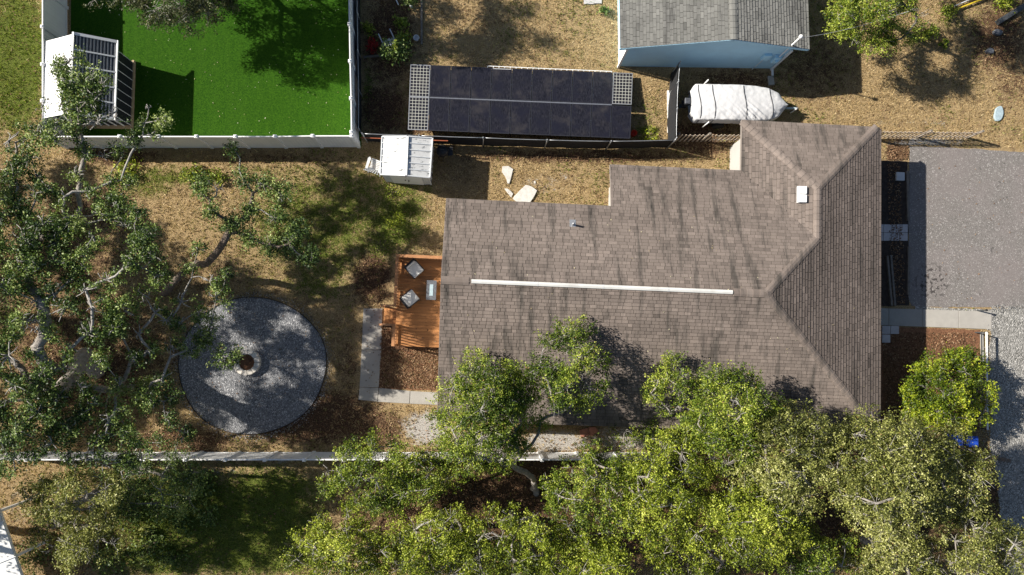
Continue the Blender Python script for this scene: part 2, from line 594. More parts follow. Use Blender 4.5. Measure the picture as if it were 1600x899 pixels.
gx = np.concatenate([[-900, -300, -100, -50], np.arange(-32, 36, .2), [50, 100, 300, 900]])
gy = np.concatenate([[-900, -300, -100, -40], np.arange(-20, 24, .2), [40, 100, 300, 900]])
XX, YY = np.meshgrid(gx, gy)
me = bpy.data.meshes.new('ground')
n0, n1 = len(gx), len(gy)
ii = (np.arange(n1 - 1)[:, None] * n0 + np.arange(n0 - 1)[None]).ravel()
Q = np.stack([ii, ii + 1, ii + 1 + n0, ii + n0], 1)
V = np.stack([XX.ravel(), YY.ravel(), np.zeros(XX.size)], 1)
me = np_mesh('ground', V, Q, np.zeros((len(V), 3)), MATS['yard'])
a = me.attributes.new('w', 'FLOAT_COLOR', 'POINT')
px_, py_ = pix_of(np.clip(V[:, 0], -40, 40), np.clip(V[:, 1], -30, 30))
cw = np.ones((len(V), 4), np.float32)
cw[:, :3] = cover(px_, py_)
a.data.foreach_set('color', cw.ravel())
tag(link('ground', me), kind='structure')


def UP(pts, z=0.):
    return [U(x, y, z) for x, y in pts]


def smooth_poly(pts, n=4):
    """closed Catmull-Rom"""
    P = [Vector(p) for p in pts]
    o = []
    for i in range(len(P)):
        a, b, c2, d = P[i - 1], P[i], P[(i + 1) % len(P)], P[(i + 2) % len(P)]
        for k in range(n):
            s = k / n
            o.append(.5 * ((2 * b) + (c2 - a) * s + (2 * a - 5 * b + 4 * c2 - d) * s * s + (3 * b - a - 3 * c2 + d) * s ** 3))
    return o


def ragged(pts, amp=.05, step=.25):
    """polygon with an uneven edge"""
    o = []
    n = len(pts)
    for i in range(n):
        a, b = Vector(pts[i]), Vector(pts[(i + 1) % n])
        k = max(1, int((b - a).length / step))
        for j in range(k):
            o.append(a.lerp(b, j / k) + Vector((random.uniform(-amp, amp), random.uniform(-amp, amp), 0)))
    return o


# drive, lawn, beds, gravel
struct('driveway', MB().prism(ragged(UP([(1421, 228), (1530, 233), (1640, 242), (1760, 246), (1760, 482), (1600, 481), (1440, 480), (1425, 477), (1419, 468)]), .03), -.05, .012), MATS['asphalt'])
struct('artificial_lawn', MB().prism(UP([(112, -130), (562, -130), (563, 0), (565, 229), (110, 229)]), -.05, .02), MATS['turf'])
struct('gravel_drive', MB().prism(ragged(UP([(1549, 482), (1760, 482), (1760, 960), (1575, 960), (1560, 760), (1548, 700), (1546, 560)]), .07), -.05, .008), MATS['pale_gravel'])
struct('gravel_strip', MB().prism(ragged(UP([(1430, 479), (1549, 484), (1549, 490), (1430, 487)]), .03), -.05, .006), MATS['pale_gravel'])
struct('front_mulch_bed', MB().prism(ragged(UP([(1330, 508), (1530, 516), (1530, 672), (1330, 672)]), .03), -.05, .02), MATS['wood_chip'])
struct('deck_mulch_bed', MB().prism(ragged(UP([(590, 506), (720, 506), (720, 612), (590, 608)]), .03), -.05, .016), MATS['wood_chip'])
struct('side_soil_bed', MB().prism(ragged(UP([(1330, 250), (1418, 252), (1420, 478), (1330, 480)]), .03), -.05, .010), MATS['soil'])
cc = U(395, 571)
disc = [(cc.x + 3.33 * math.cos(a) * (1 + .012 * math.sin(5 * a)), cc.y + 3.12 * math.sin(a) * (1 + .012 * math.cos(3 * a)), 0) for a in np.linspace(0, 2 * math.pi, 72, endpoint=False)]
struct('gravel_circle', MB().prism(disc, -.05, .025), MATS['dark_gravel'])
ed = thing('circle_edging', (cc.x, cc.y, 0), 'thin dark steel edging around the round grey gravel patch', 'edging')
m = MB()
ring = [Vector(p) for p in disc]
for i in range(72):
    a_, b_ = ring[i], ring[(i + 1) % 72]
    na, nb = (a_ - cc).normalized(), (b_ - cc).normalized()
    m.add([a_ + na * .004 + Vector((0, 0, -.04)), b_ + nb * .004 + Vector((0, 0, -.04)), b_ + nb * .03 + Vector((0, 0, -.04)), a_ + na * .03 + Vector((0, 0, -.04)),
           a_ + na * .004 + Vector((0, 0, .06)), b_ + nb * .004 + Vector((0, 0, .06)), b_ + nb * .03 + Vector((0, 0, .06)), a_ + na * .03 + Vector((0, 0, .06))],
          [(4, 7, 6, 5), (0, 1, 5, 4), (3, 7, 6, 2)])
m.build('strip', MATS['steel_edging'], ed)


def slab_path(name, quads, label, m='concrete', z=.045, gap=.012):
    """a walk of poured slabs, each its own piece"""
    c0 = U(*quads[0][0])
    o = tag(link(name, None, None, (c0.x, c0.y, 0)), label, None, None, 'structure')
    for q in quads:
        P = UP(q)
        ce = sum(P, Vector()) / len(P)
        P = [p + (ce - p).normalized() * gap for p in P]
        MB().prism(P, -.05, z, random.uniform(-.05, .05)).build('slab', MATS[m], o, bevel=.008)
    return o


slab_path('garden_path', [[(568, 482), (598, 482), (596, 547), (565, 547)], [(565, 547), (596, 547), (592, 606), (562, 605)], [(562, 605), (592, 606), (590, 628), (560, 625)],
                          [(592, 606), (641, 611), (640, 631), (590, 628)], [(641, 611), (712, 615), (712, 634), (640, 631)]], 'L-shaped pale concrete path beside the deck')
slab_path('front_walk', [[(1335, 480), (1388, 482), (1388, 509), (1335, 508)], [(1388, 482), (1441, 483.5), (1441, 511), (1388, 509)], [(1441, 483.5), (1497, 485.5), (1497, 513), (1441, 511)],
                         [(1497, 485.5), (1549, 487), (1549, 515), (1497, 513)]], 'straight concrete front walk from the house to the gravel drive')
pv = tag(link('paver_pad', None, None, U(1400, 364)), 'pad of square pale pavers between house and drive', None, None, 'structure')
for i in range(4):
    for j in range(2):
        x0, y0 = 1367.5 + i * 12.7, 351 + j * 13
        P = UP([(x0, y0), (x0 + 12.2, y0), (x0 + 12.2, y0 + 12.4), (x0, y0 + 12.4)])
        MB().prism(P, -.04, .03, random.uniform(-.1, .1)).build('paver', MATS['paver'], pv, bevel=.006)
for i, (x0, y0) in enumerate([(1377, 509.5), (1390.5, 509.5), (1377, 523)]):
    o = MB().prism(UP([(x0, y0), (x0 + 12.8, y0), (x0 + 12.8, y0 + 12.6), (x0, y0 + 12.6)]), -.02, .075, .05 * i - .05).build('stepping_block', MATS['paver'], bevel=.01)
    tag(o, ['square grey concrete block touching the front walk and the house', 'square grey concrete block touching the front walk, farther from the house', 'square grey concrete block touching the house but not the front walk'][i], 'paver', 'grey blocks at the corner of the front walk')
for P_, k in (([(905, 672), (918, 669), (920, 680), (908, 684)], 0), ([(919, 668), (930, 667), (935, 673), (925, 681), (921, 680)], 1)):
    o = MB().prism(UP(P_), -.01, .06, .1 * k).build('red_paver', MATS['brick_paver'], bevel=.008)
    tag(o, ['red clay paver lying by the house, the squarer of two', 'red clay paver lying by the house, the pointed one of two'][k], 'paver')

# ------------------------------------------------------------------ roofs: every shingle tab has its own edges
def clip(poly, a, b, c):
    """keep a*x + b*y <= c"""
    o = []
    n = len(poly)
    for i in range(n):
        p, q = poly[i], poly[(i + 1) % n]
        dp, dq = a * p[0] + b * p[1] - c, a * q[0] + b * q[1] - c
        if dp <= 0:
            o.append(p)
        if (dp < 0 < dq) or (dq < 0 < dp):
            s = dp / (dp - dq)
            o.append((p[0] + s * (q[0] - p[0]), p[1] + s * (q[1] - p[1])))
    return o


def shingle_tabs(poly, h, d, expo=.142, wid=.305, seed=0, lip=.015):
    """tabs on one roof plane: local 2-D polygon, height function, downslope direction -> list of (verts, faces, tone)"""
    r = random.Random(seed)
    e = (-d[1], d[0])
    A = [p[0] * d[0] + p[1] * d[1] for p in poly]
    B = [p[0] * e[0] + p[1] * e[1] for p in poly]
    out = []
    a1, k = max(A), 0
    while a1 > min(A):
        a0 = a1 - expo
        row = r.uniform(-.05, .05)
        b = min(B) - wid * (1 + .5 * (k % 2)) + r.uniform(-.06, .06)
        while b < max(B):
            bw = wid * r.choice((.72, .9, 1., 1., 1.15, 1.3))
            q = clip(clip(poly, *d, a1), -d[0], -d[1], -(a0 + .010))
            q = clip(clip(q, *e, b + bw - .008), -e[0], -e[1], -(b + .008)) if q else q
            b += bw
            if len(q) < 3:
                continue
            area = abs(sum(q[i][0] * q[(i + 1) % len(q)][1] - q[(i + 1) % len(q)][0] * q[i][1] for i in range(len(q)))) / 2
            if area < .0015:
                continue
            tone = row + r.gauss(0, .068) + (-.12 if r.random() < .06 else 0)
            t1 = lip + r.uniform(0, .006)
            vs, n = [], len(q)
            for x, y in q:
                f = (x * d[0] + y * d[1] - a0) / expo
                vs.append((x, y, h(x, y) + .004 + t1 * f))
            vs += [(x, y, h(x, y) + .001) for x, y in q]
            fs = [tuple(range(n))] + [(i, n + i, n + (i + 1) % n, (i + 1) % n) for i in range(n)]
            ar = sum(q[i][0] * q[(i + 1) % n][1] - q[(i + 1) % n][0] * q[i][1] for i in range(n))
            if ar < 0:
                fs = [f[::-1] for f in fs]
            out.append((vs, fs, max(-.42, min(.45, tone)), area))
        a1 = a0
        k += 1
    return out


def roof_surface(roof, planes, toworld, n_single=300, score=None):
    """planes: (poly, h, d, material, seed); the n_single best-seen tabs are objects, the rest one 'stuff' mesh per material"""
    tabs = []
    for poly, h, d, m, seed in planes:
        for vs, fs, tone, area in shingle_tabs(poly, h, d, seed=seed, lip=.024 if d[0] > .5 else .015):
            W_ = [toworld(*v) for v in vs]
            tabs.append((score(W_, area), W_, fs, tone, m))
    order = sorted(range(len(tabs)), key=lambda i: -tabs[i][0])
    rest = {}
    for rank, i in enumerate(order):
        s_, W_, fs, tone, m = tabs[i]
        if rank < n_single:
            MB().add(W_, fs, tone).build('shingle', m, roof)
        else:
            rest.setdefault(m.name, (MB(), m))[0].add(W_, fs, tone)
    for mb, m in rest.values():
        tag(mb.build('shingle_field', m, roof), kind='stuff')


def ridge_caps(roof, A, B, h1, h2, toworld, m, step=.26, w=.165):
    A, B = Vector(A), Vector(B)
    d = (B - A)
    L = d.length
    d.normalize()
    p = Vector((-d.y, d.x))
    n = max(1, round(L / step))
    hh = lambda q: min(h1(q.x, q.y), h2(q.x, q.y))
    for i in range(n):
        a, b = A + d * (L * i / n), A + d * (L * (i + 1.12) / n)
        vs = []
        for q, lift in ((a, .045), (b, .026)):
            for k, f in ((-1, 1), (-.35, .93), (.35, .93), (1, 1)):
                g = q + p * (w * k)
                vs.append((g.x, g.y, hh(g) * 1. + lift * f + (.012 if abs(k) < .9 else 0)))
            for k in (-1, 1):
                g = q + p * (w * k)
                vs.append((g.x, g.y, hh(g) + .002))
        fs = [(0, 1, 7, 6), (1, 2, 8, 7), (2, 3, 9, 8), (4, 0, 6, 10), (3, 5, 11, 9), (4, 5, 3, 2, 1, 0), (6, 7, 8, 9, 11, 10)]
        MB().add([toworld(*v) for v in vs], fs, random.gauss(.06, .07)).build('ridge_cap', m, roof)


# main house
house = thing('house', HW(-4, 0), 'long house with brown shingle hip roof and white ridge vent', 'house')
hS = lambda x, y: ZR + SL * y
hN = lambda x, y: ZR - SL * y
hE = lambda x, y: ZR - SL * x
ZW = ZR - SL * 2.5
hW = lambda x, y: ZW - SL * (2.5 - x)
hNw = lambda x, y: ZW - SL * (y - 4.7)
pS = [(-13.4, 0), (-13.4, -5.85), (5.85, -5.85), (0, 0)]
pE = [(0, 0), (5.85, -5.85), (5.85, 7.7), (5.76, 7.8), (5.6, 7.8), (2.5, 4.7), (2.5, 2.5)]
pN = [(-13.4, 0), (0, 0), (2.5, 2.5), (-.52, 5.52), (-6.35, 5.5), (-6.35, 3.55), (-13.4, 3.55)]
pW = [(2.5, 2.5), (2.5, 4.7), (-.52, 7.72), (-.52, 5.52)]
pNw = [(2.5, 4.7), (5.6, 7.8), (-.52, 7.8), (-.52, 7.72)]
roof = MB()
for poly, h in ((pS, hS), (pE, hE), (pN, hN), (pW, hW), (pNw, hNw)):
    roof.add([HW(x, y, h(x, y)) for x, y in poly], [tuple(range(len(poly)))])
    roof.add([HW(x, y, h(x, y) - .03) for x, y in poly], [tuple(range(len(poly)))[::-1]])
roof = roof.build('roof', MATS['deck_dark'], house)
camv = Vector((0, 0, HC))


def sc_main(Wv, area):
    c = Wv[0]
    x, y = (c - Vector((O2.x, O2.y, 0))).dot(EX), (c - Vector((O2.x, O2.y, 0))).dot(EY)
    if y < -2.2 or area < .036:
        return -1e3
    return -(c - camv).length


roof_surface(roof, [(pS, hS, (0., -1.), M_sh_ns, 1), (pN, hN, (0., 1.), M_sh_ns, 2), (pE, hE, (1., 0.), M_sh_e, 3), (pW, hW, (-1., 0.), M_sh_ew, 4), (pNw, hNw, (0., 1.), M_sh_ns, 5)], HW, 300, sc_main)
for A, B, h1, h2 in (((0, 0), (5.85, -5.85), hS, hE), ((0, 0), (2.5, 2.5), hN, hE), ((2.5, 2.5), (2.5, 4.7), hW, hE), ((2.5, 4.7), (5.6, 7.8), hNw, hE), ((2.5, 4.7), (-.5, 7.7), hNw, hW), ((-1.35, 0), (0, 0), hN, hS), ((-13.4, 0), (-12.3, 0), hN, hS)):
    ridge_caps(roof, A, B, h1, h2, HW, M_sh_ew)
# eave boards
m = MB()
ol = [(-13.4, 0, hS), (-13.4, -5.85, hS), (5.85, -5.85, hS), (5.85, 7.7, hE), (5.76, 7.8, hE), (5.6, 7.8, hNw), (-.52, 7.8, hNw), (-.52, 7.72, hW), (-.52, 5.52, hW), (-6.35, 5.5, hN), (-6.35, 3.55, hN), (-13.4, 3.55, hN)]
for i in range(len(ol)):
    a, b = ol[i], ol[(i + 1) % len(ol)]
    m.beam(HW(a[0], a[1], a[2](a[0], a[1]) - .075), HW(b[0], b[1], b[2](b[0], b[1]) - .075), .025, .14)
m.build('fascia', MATS['fascia'], roof)
# ridge vent, box vent, plumbing stack
m = MB()
for i in range(4):
    a, b = -12.17 + i * 2.6925, -12.17 + (i + 1) * 2.6925
    for s in (-1, 1):
        m.add([HW(x, y, z) for x, y, z in ((a, 0, ZR + .075), (b - .01, 0, ZR + .075), (b - .01, s * .08, ZR + .042), (a, s * .08, ZR + .042), (b - .01, s * .08, ZR - .03), (a, s * .08, ZR - .03))], [(0, 1, 2, 3), (3, 2, 4, 5)] if s < 0 else [(3, 2, 1, 0), (5, 4, 2, 3)])
m.build('ridge_vent', MATS['vent_white'], roof)
for i in range(1, 4):
    x = -12.17 + i * 2.6925
    MB().add([HW(x + a, b, ZR + c) for a, b, c in ((-.03, -.084, .046), (.03, -.084, .046), (-.03, 0, .079), (.03, 0, .079), (-.03, .084, .046), (.03, .084, .046))], [(0, 1, 3, 2), (2, 3, 5, 4)]).build('vent_joint', MATS['grey_plastic'], roof)
bx, by = HL(1254, 304, 3.5)
zb = hW(bx, by)
bv = MB().prism([HW(bx + x, by + y) for x, y in ((-.19, -.36), (.19, -.36), (.19, .36), (-.19, .36))], zb - .05, zb + .10).build('box_vent', MATS['grey_plastic'], roof)
for s in (-1, 1):
    MB().prism([HW(bx + x, by + s * .185 + y) for x, y in ((-.18, -.165), (.16, -.165), (.16, .165), (-.18, .165))], zb + .102, [zb + .15, zb + .19, zb + .19, zb + .15]).build('vent_hood', MATS['white_metal'], bv, bevel=.02)
bx, by = HL(894, 352, 3.4)
zb = hN(bx, by)
pp = MB().tube([HW(bx, by, zb - .05), HW(bx, by, zb + .36)], .045, 8).build('vent_pipe', MATS['galvanised'], roof, True)
MB().prism([HW(bx + x, by + y) for x, y in ((-.13, -.1), (.13, -.1), (.13, .22), (-.13, .22))], [zb + .035, zb + .035, zb - .05, zb - .05], [zb + .05, zb + .05, zb - .035, zb - .035]).build('flashing', MATS['galvanised'], pp)
# walls
fp = [(-12.95, -5.4, hS), (5.4, -5.4, hS), (5.4, 7.35, hE), (-.07, 7.35, hNw), (-.07, 5.05, hW), (-5.9, 5.05, hN), (-5.9, 3.1, hN), (-12.95, 3.1, hN), (-12.95, 0, hN)]
m = MB()
for i in range(len(fp)):
    a, b = fp[i], fp[(i + 1) % len(fp)]
    za, zb2 = a[2](a[0], a[1]) - .06, b[2](b[0], b[1]) - .06
    if i == 1:
        za = 2.55
    if i in (1, 2):
        za = zb2 = 2.5
    m.add([HW(a[0], a[1], -.1), HW(b[0], b[1], -.1), HW(b[0], b[1], zb2), HW(a[0], a[1], za)], [(0, 1, 2, 3)])
m.build('wall', MATS['wall_paint'], house)


def window(c, along, w, h, name='window'):
    """framed window on a wall: centre, unit along wall"""
    c, a = Vector(c), Vector(along)
    n = a.cross(Vector((0, 0, 1)))
    up = Vector((0, 0, 1))
    f = MB()
    for s in (-1, 1):
        f.beam(c + a * (s * w / 2) - up * (h / 2) + n * .02, c + a * (s * w / 2) + up * (h / 2) + n * .02, .07, .06)
        f.beam(c - a * (w / 2 - .036) + up * (s * h / 2) + n * .02, c + a * (w / 2 - .036) + up * (s * h / 2) + n * .02, .06, .07)
    f = f.build(name, MATS['trim_white'], house)
    g = MB()
    g.add([c + a * (x * (w / 2 - .03)) + up * (z * (h / 2 - .03)) + n * .012 for x, z in ((-1, -1), (1, -1), (1, 1), (-1, 1))], [(0, 1, 2, 3)])
    g.build('pane', MATS['glass'], f)


for x in (-10.5, -6.5, -2.5, 2.2):
    window(HW(x, -5.4, 1.5), EX, 1.3, 1.1)
for x in (-10.8, -8):
    window(HW(x, 3.1, 1.6), -EX, 1.0, 1.0)
for y in (-4.2, 1.5, 5.2):
    window(HW(5.4, y, 1.5), EY, 1.5, 1.2)
window(HW(-12.95, .9, 1.55), -EY, 1.8, 1.9, 'glass_door')
dr = MB().box(HW(5.42, -.9, 1.1), (.05, .95, 2.1), TH).build('door', MATS['dark_metal'], house)
MB().box(HW(5.47, -.55, 1.05), (.05, .04, .12), TH).build('handle', MATS['galvanised'], dr)

# blue neighbour house
zrb, slb = 3.6, .235
rb = U(1147, 62, zrb)
xe0, xe1 = U(968, 82, 2.35).x, U(1260, 76, 2.45).x
yg = rb.y
yn = yg + 9.5
bh = thing('blue_house', (rb.x, yg + 4.5, 0), 'pale blue gabled house with grey shingle roof behind the covered boat', 'house')
bl = lambda x, y: zrb - slb * (rb.x - x)
br = lambda x, y: zrb - slb * (x - rb.x)
qL = [(xe0, yg), (rb.x, yg), (rb.x, yn), (xe0, yn)]
qR = [(rb.x, yg), (xe1, yg), (xe1, yn), (rb.x, yn)]
m = MB()
for poly, h in ((qL, bl), (qR, br)):
    m.add([(x, y, h(x, y)) for x, y in poly], [(0, 1, 2, 3)])
    m.add([(x, y, h(x, y) - .03) for x, y in poly], [(3, 2, 1, 0)])
broof = m.build('roof', MATS['deck_dark'], bh)
ident = lambda x, y, z: Vector((x, y, z))
yv = U(1100, 0, 3.2).y + .1


def sc_blue(Wv, area):
    return -1e3 if area < .036 or Wv[0].y > yv else -(Wv[0] - camv).length


roof_surface(broof, [(qL, bl, (-1., 0.), M_sh_blue, 21), (qR, br, (1., 0.), M_sh_blue, 22)], ident, 300, sc_blue)
ridge_caps(broof, (rb.x, yg), (rb.x, yg + 4), bl, br, ident, M_sh_blue)
ov = .42
wx0, wx1, wy = xe0 + ov, xe1 - ov * 1.35, yg + .02 - .25 + .25
wy = yg + .18
zl, zr_ = bl(wx0, 0) - .05, br(wx1, 0) - .05
m = MB().add([(wx0, wy, -.1), (wx1, wy, -.1), (wx1, wy, zr_), (rb.x, wy, zrb - .05), (wx0, wy, zl)], [(0, 1, 2, 3, 4)])
m.add([(wx1, wy, -.1), (wx1, yn - .3, -.1), (wx1, yn - .3, zr_), (wx1, wy, zr_)], [(0, 1, 2, 3)])
m.add([(wx0, yn - .3, -.1), (wx0, wy, -.1), (wx0, wy, zl), (wx0, yn - .3, zl)], [(0, 1, 2, 3)])
m.add([(wx0, yn - .3, -.1), (wx1, yn - .3, -.1), (wx1, yn - .3, zr_), (rb.x, yn - .3, zrb - .05), (wx0, yn - .3, zl)], [(4, 3, 2, 1, 0)])
m.build('wall', MATS['blue_paint'], bh)
m = MB().beam((xe0, yg + .0, bl(xe0, 0) - .09), (rb.x, yg + .0, zrb - .09), .03, .15)
m.beam((rb.x, yg + .0, zrb - .09), (xe1, yg + .0, br(xe1, 0) - .09), .03, .15)
m.beam((xe1, yg, br(xe1, 0) - .09), (xe1, yn, br(xe1, 0) - .09), .03, .14).beam((xe0, yg, bl(xe0, 0) - .09), (xe0, yn, bl(xe0, 0) - .09), .03, .14)
m.add([(rb.x + .0, yg + .02, zrb - .14), (xe1, yg + .02, br(xe1, 0) - .14), (xe1, wy, br(xe1, 0) - .14), (rb.x, wy, zrb - .14)], [(0, 1, 2, 3)])
m.add([(wx1, wy, br(wx1, 0) - .14), (xe1, wy, br(xe1, 0) - .14), (xe1, yn, br(xe1, 0) - .14), (wx1, yn, br(wx1, 0) - .14)], [(0, 1, 2, 3)])
m.build('fascia', MATS['blue_paint'], broof)
m = MB().box((wx0 - .02, wy - .06, 1.12), (.10, .09, 2.24)).build('downspout', MATS['trim_white'], bh)
m = MB().box((wx1 - .02, wy - .06, 1.15), (.09, .08, 2.3)).box((wx1 + .02, wy - .25, .06), (.09, .4, .08)).build('downspout', MATS['trim_white'], bh)
MB().box((wx1 - .06, wy - .62, .05), (.28, .45, .10), .1).build('splash_block', MATS['concrete'], bh)
mp = U(1252, 57, 3.85)
mast = MB().tube([(mp.x, wy - .10, .9), (mp.x, wy - .10, 3.78)], .032, 8)
mast.lathe((mp.x, wy - .10, 3.74), [(.03, 0), (.085, .02), (.09, .10), (.05, .17), (.0, .18)], 10)
mast = mast.build('service_mast', MATS['trim_white'], bh, True)
MB().box((mp.x - .02, wy - .09, 1.35), (.3, .16, .62)).lathe((mp.x - .02, wy - .2, 1.4), [(.0, -.02), (.085, 0), (.085, .06), (0, .07)], 10).build('meter_box', MATS['blue_paint'], mast)
MB().box((mp.x - .55, wy - .06, 1.5), (.36, .11, .5)).build('panel_box', MATS['blue_paint'], bh)
MB().tube([(mp.x - .55, wy - .05, 1.2), (mp.x - .62, wy - .05, .0)], .02, 6).build('conduit', MATS['trim_white'], bh)
we = U(1420, 18, 4.9)
m = MB().tube([Vector((mp.x + .08, wy - .1, 3.7)).lerp(we, i / 12) - Vector((0, 0, .35 * math.sin(math.pi * i / 12))) for i in range(13)], .010, 5)
tag(m.build('power_line', MATS['galvanised']), 'grey overhead service wire running from blue house mast into tree', 'wire')

# ------------------------------------------------------------------ white vinyl fences
def vinyl_fence(px_pts, label, h=1.8, zc=None):
    """posts at the given cap pixels (height h); bays between them are grooved vinyl panels"""
    P = [U(x, y, h + .06) for x, y in px_pts]
    P = [Vector((p.x, p.y, 0)) for p in P]
    f = thing('vinyl_fence', P[0], label, 'fence')
    post = MB().box((0, 0, h / 2), (.14, .14, h)).mesh('post', MATS['vinyl'])
    cap = MB().box((0, 0, h + .02), (.15, .15, .04)).add([(-.075, -.075, h + .04), (.075, -.075, h + .04), (.075, .075, h + .04), (-.075, .075, h + .04), (0, 0, h + .09)], [(0, 1, 4), (1, 2, 4), (2, 3, 4), (3, 0, 4)]).mesh('cap', MATS['vinyl'])
    for i, p in enumerate(P):
        dn = P[min(i + 1, len(P) - 1)] - P[max(i - 1, 0)]
        rz = math.atan2(dn.y, dn.x)
        po = put('post', post, f, p, rz)
        link('cap', cap, po)
        if i + 1 < len(P):
            q = P[i + 1]
            d = (q - p).normalized()
            n = Vector((-d.y, d.x, 0))
            L = (q - p).length
            a, b = p + d * .072, q - d * .072
            pn = MB()
            nb = max(1, int((L - .13) / .15))
            for k in range(nb):
                s0, s1 = a.lerp(b, k / nb) + d * .003, a.lerp(b, (k + 1) / nb) - d * .003
                pn.beam(s0 + Vector((0, 0, h / 2)), s1 + Vector((0, 0, h / 2)), .022, h - .24, random.uniform(-.02, .02))
            pn = pn.build('panel', MATS['vinyl'], f)
            MB().beam(a + Vector((0, 0, h - .06)), b + Vector((0, 0, h - .06)), .05, .13).build('top_rail', MATS['vinyl'], pn)
            MB().beam(a + Vector((0, 0, .09)), b + Vector((0, 0, .09)), .05, .13).build('bottom_rail', MATS['vinyl'], pn)
    return f


vinyl_fence([(66, 213), (125, 213), (186, 213), (247, 213), (306, 213), (367, 213), (429, 213), (488, 212), (549, 212)], 'white vinyl fence along the lower edge of the green artificial lawn')
vinyl_fence([(548.6, 206), (548, 153), (546.5, 95), (545.5, 37), (544.5, -22), (543.5, -80)], 'white vinyl fence between the green lawn and the garden bed')
vinyl_fence([(65, 206), (65, 157), (65, 100), (65, 41), (65, -18), (65, -78)], 'white vinyl fence behind the screened pavilion beside the yellow-green grass')
vinyl_fence([(-22 + 62.1 * i, 719 + .0 * i) for i in range(18)], 'long white vinyl fence below the gravel circle under the trees')
sr = thing('carport', U(-30, 860), 'white metal-roofed carport corner in shade below the spreading oak', 'carport')
e0, e1 = U(-3, 796, 2.3), U(48, 945, 2.3)
dv = (e1 - e0).normalized()
nv_ = Vector((dv.y, -dv.x, 0))
if nv_.x > 0:
    nv_ = -nv_
for k in range(8):
    a_, b_ = e0.lerp(e1, k / 8) + dv * .001, e0.lerp(e1, (k + 1) / 8) - dv * .001
    q = [a_, b_, b_ + nv_ * 4 + Vector((0, 0, .5)), a_ + nv_ * 4 + Vector((0, 0, .5))]
    MB().add(q + [p - Vector((0, 0, .03)) for p in q], [(0, 1, 2, 3), (7, 6, 5, 4), (0, 4, 5, 1), (1, 5, 6, 2), (2, 6, 7, 3), (3, 7, 4, 0)]).build('roof_panel', MATS['white_metal'], sr)
    if k % 3 == 1:
        MB().beam(a_ + Vector((0, 0, .016)) - nv_ * .07, a_ + nv_ * 4 + Vector((0, 0, .516)), .03, .03).build('roof_rib', MATS['white_metal'], sr)
MB().beam(e0 - Vector((0, 0, .08)), e1 - Vector((0, 0, .08)), .05, .12).build('eave_beam', MATS['white_metal'], sr)
for f in (.02, .5, .98):
    p = e0.lerp(e1, f) + nv_ * .1
    MB().beam((p.x, p.y, -.05), (p.x, p.y, 2.2), .1, .1).build('post', MATS['white_metal'], sr)
    p = e0.lerp(e1, f) + nv_ * 3.8
    MB().beam((p.x, p.y, -.05), (p.x, p.y, 2.7), .1, .1).build('post', MATS['white_metal'], sr)

# ------------------------------------------------------------------ black screen fence round the solar array
def screen_fence(pts, label, h=1.45, sag=.04, tail=False):
    P = [U(x, y, h) for x, y in pts]
    P = [Vector((p.x, p.y, 0)) for p in P]
    f = thing('screen_fence', P[0], label, 'fence')
    post = MB().tube([(0, 0, -.05), (0, 0, h + .05)], .03, 8).lathe((0, 0, h + .05), [(.035, 0), (.03, .03), (0, .045)], 8).mesh('post', MATS['galvanised'], smooth=True)
    for i, p in enumerate(P):
        put('post', post, f, p)
        if i + 1 < len(P):
            q = P[i + 1]
            L = (q - p).length
            d = (q - p).normalized()
            n = Vector((-d.y, d.x, 0))
            k = max(2, int(L / .22))
            vs, fs = [], []
            for a in range(k + 1):
                s = a / k
                for b in range(6):
                    z = .03 + (h - .05) * b / 5
                    off = .05 * mnoise.noise(Vector((p.x + s * L * 1.3, p.y, z * 1.5))) + .035
                    zz = z - (sag * 4 * s * (1 - s) if b == 5 else 0) + (.04 * mnoise.noise(Vector((s * L * 2, 3., i))) if b == 0 else 0)
                    vs.append(p.lerp(q, s) + n * off + Vector((0, 0, zz)))
            for a in range(k):
                for b in range(5):
                    fs.append((a * 6 + b, (a + 1) * 6 + b, (a + 1) * 6 + b + 1, a * 6 + b + 1))
            MB().add(vs, fs).build('screen', MATS['black_mesh'], f, True)
            MB().tube([p.lerp(q, s / 6) + Vector((0, 0, h - sag * math.sin(math.pi * s / 6))) for s in range(7)], .017, 6).build('top_rail', MATS['galvanised'], f, True)
    return f


screen_fence([(566, 209), (655, 212), (755, 215.5), (855, 219), (955, 221), (1055, 219)], 'long black screen fence between the solar panels and the brown-roofed house')
screen_fence([(1057, 216), (1058, 170), (1060, 128), (1063, 97)], 'black screen fence beside the covered boat, ending at the blue wall', 1.5)
screen_fence([(560, 200), (560, 140), (559, 80), (558, 20), (557, -40)], 'low black screen fence behind the white fence along the garden bed', 1.0)
# red rail on the shed end of the screen fence
a_, b_ = U(563, 212, 1.35), U(700, 217, 1.35)
tag(MB().tube([a_ - Vector((0, .1, 0)), b_ - Vector((0, .1, 0))], .02, 6).build('red_pipe', MATS['rust_cloth']), 'dull red pipe along the screen fence beside the white shed', 'pipe')
wb = UP([(1042, 142), (1047, 142), (1046, 208), (1042.5, 208)])
tag(MB().prism(wb, .0, .05).build('white_board', MATS['trim_white']), 'long white board lying on the grass along the black screen fence', 'board')

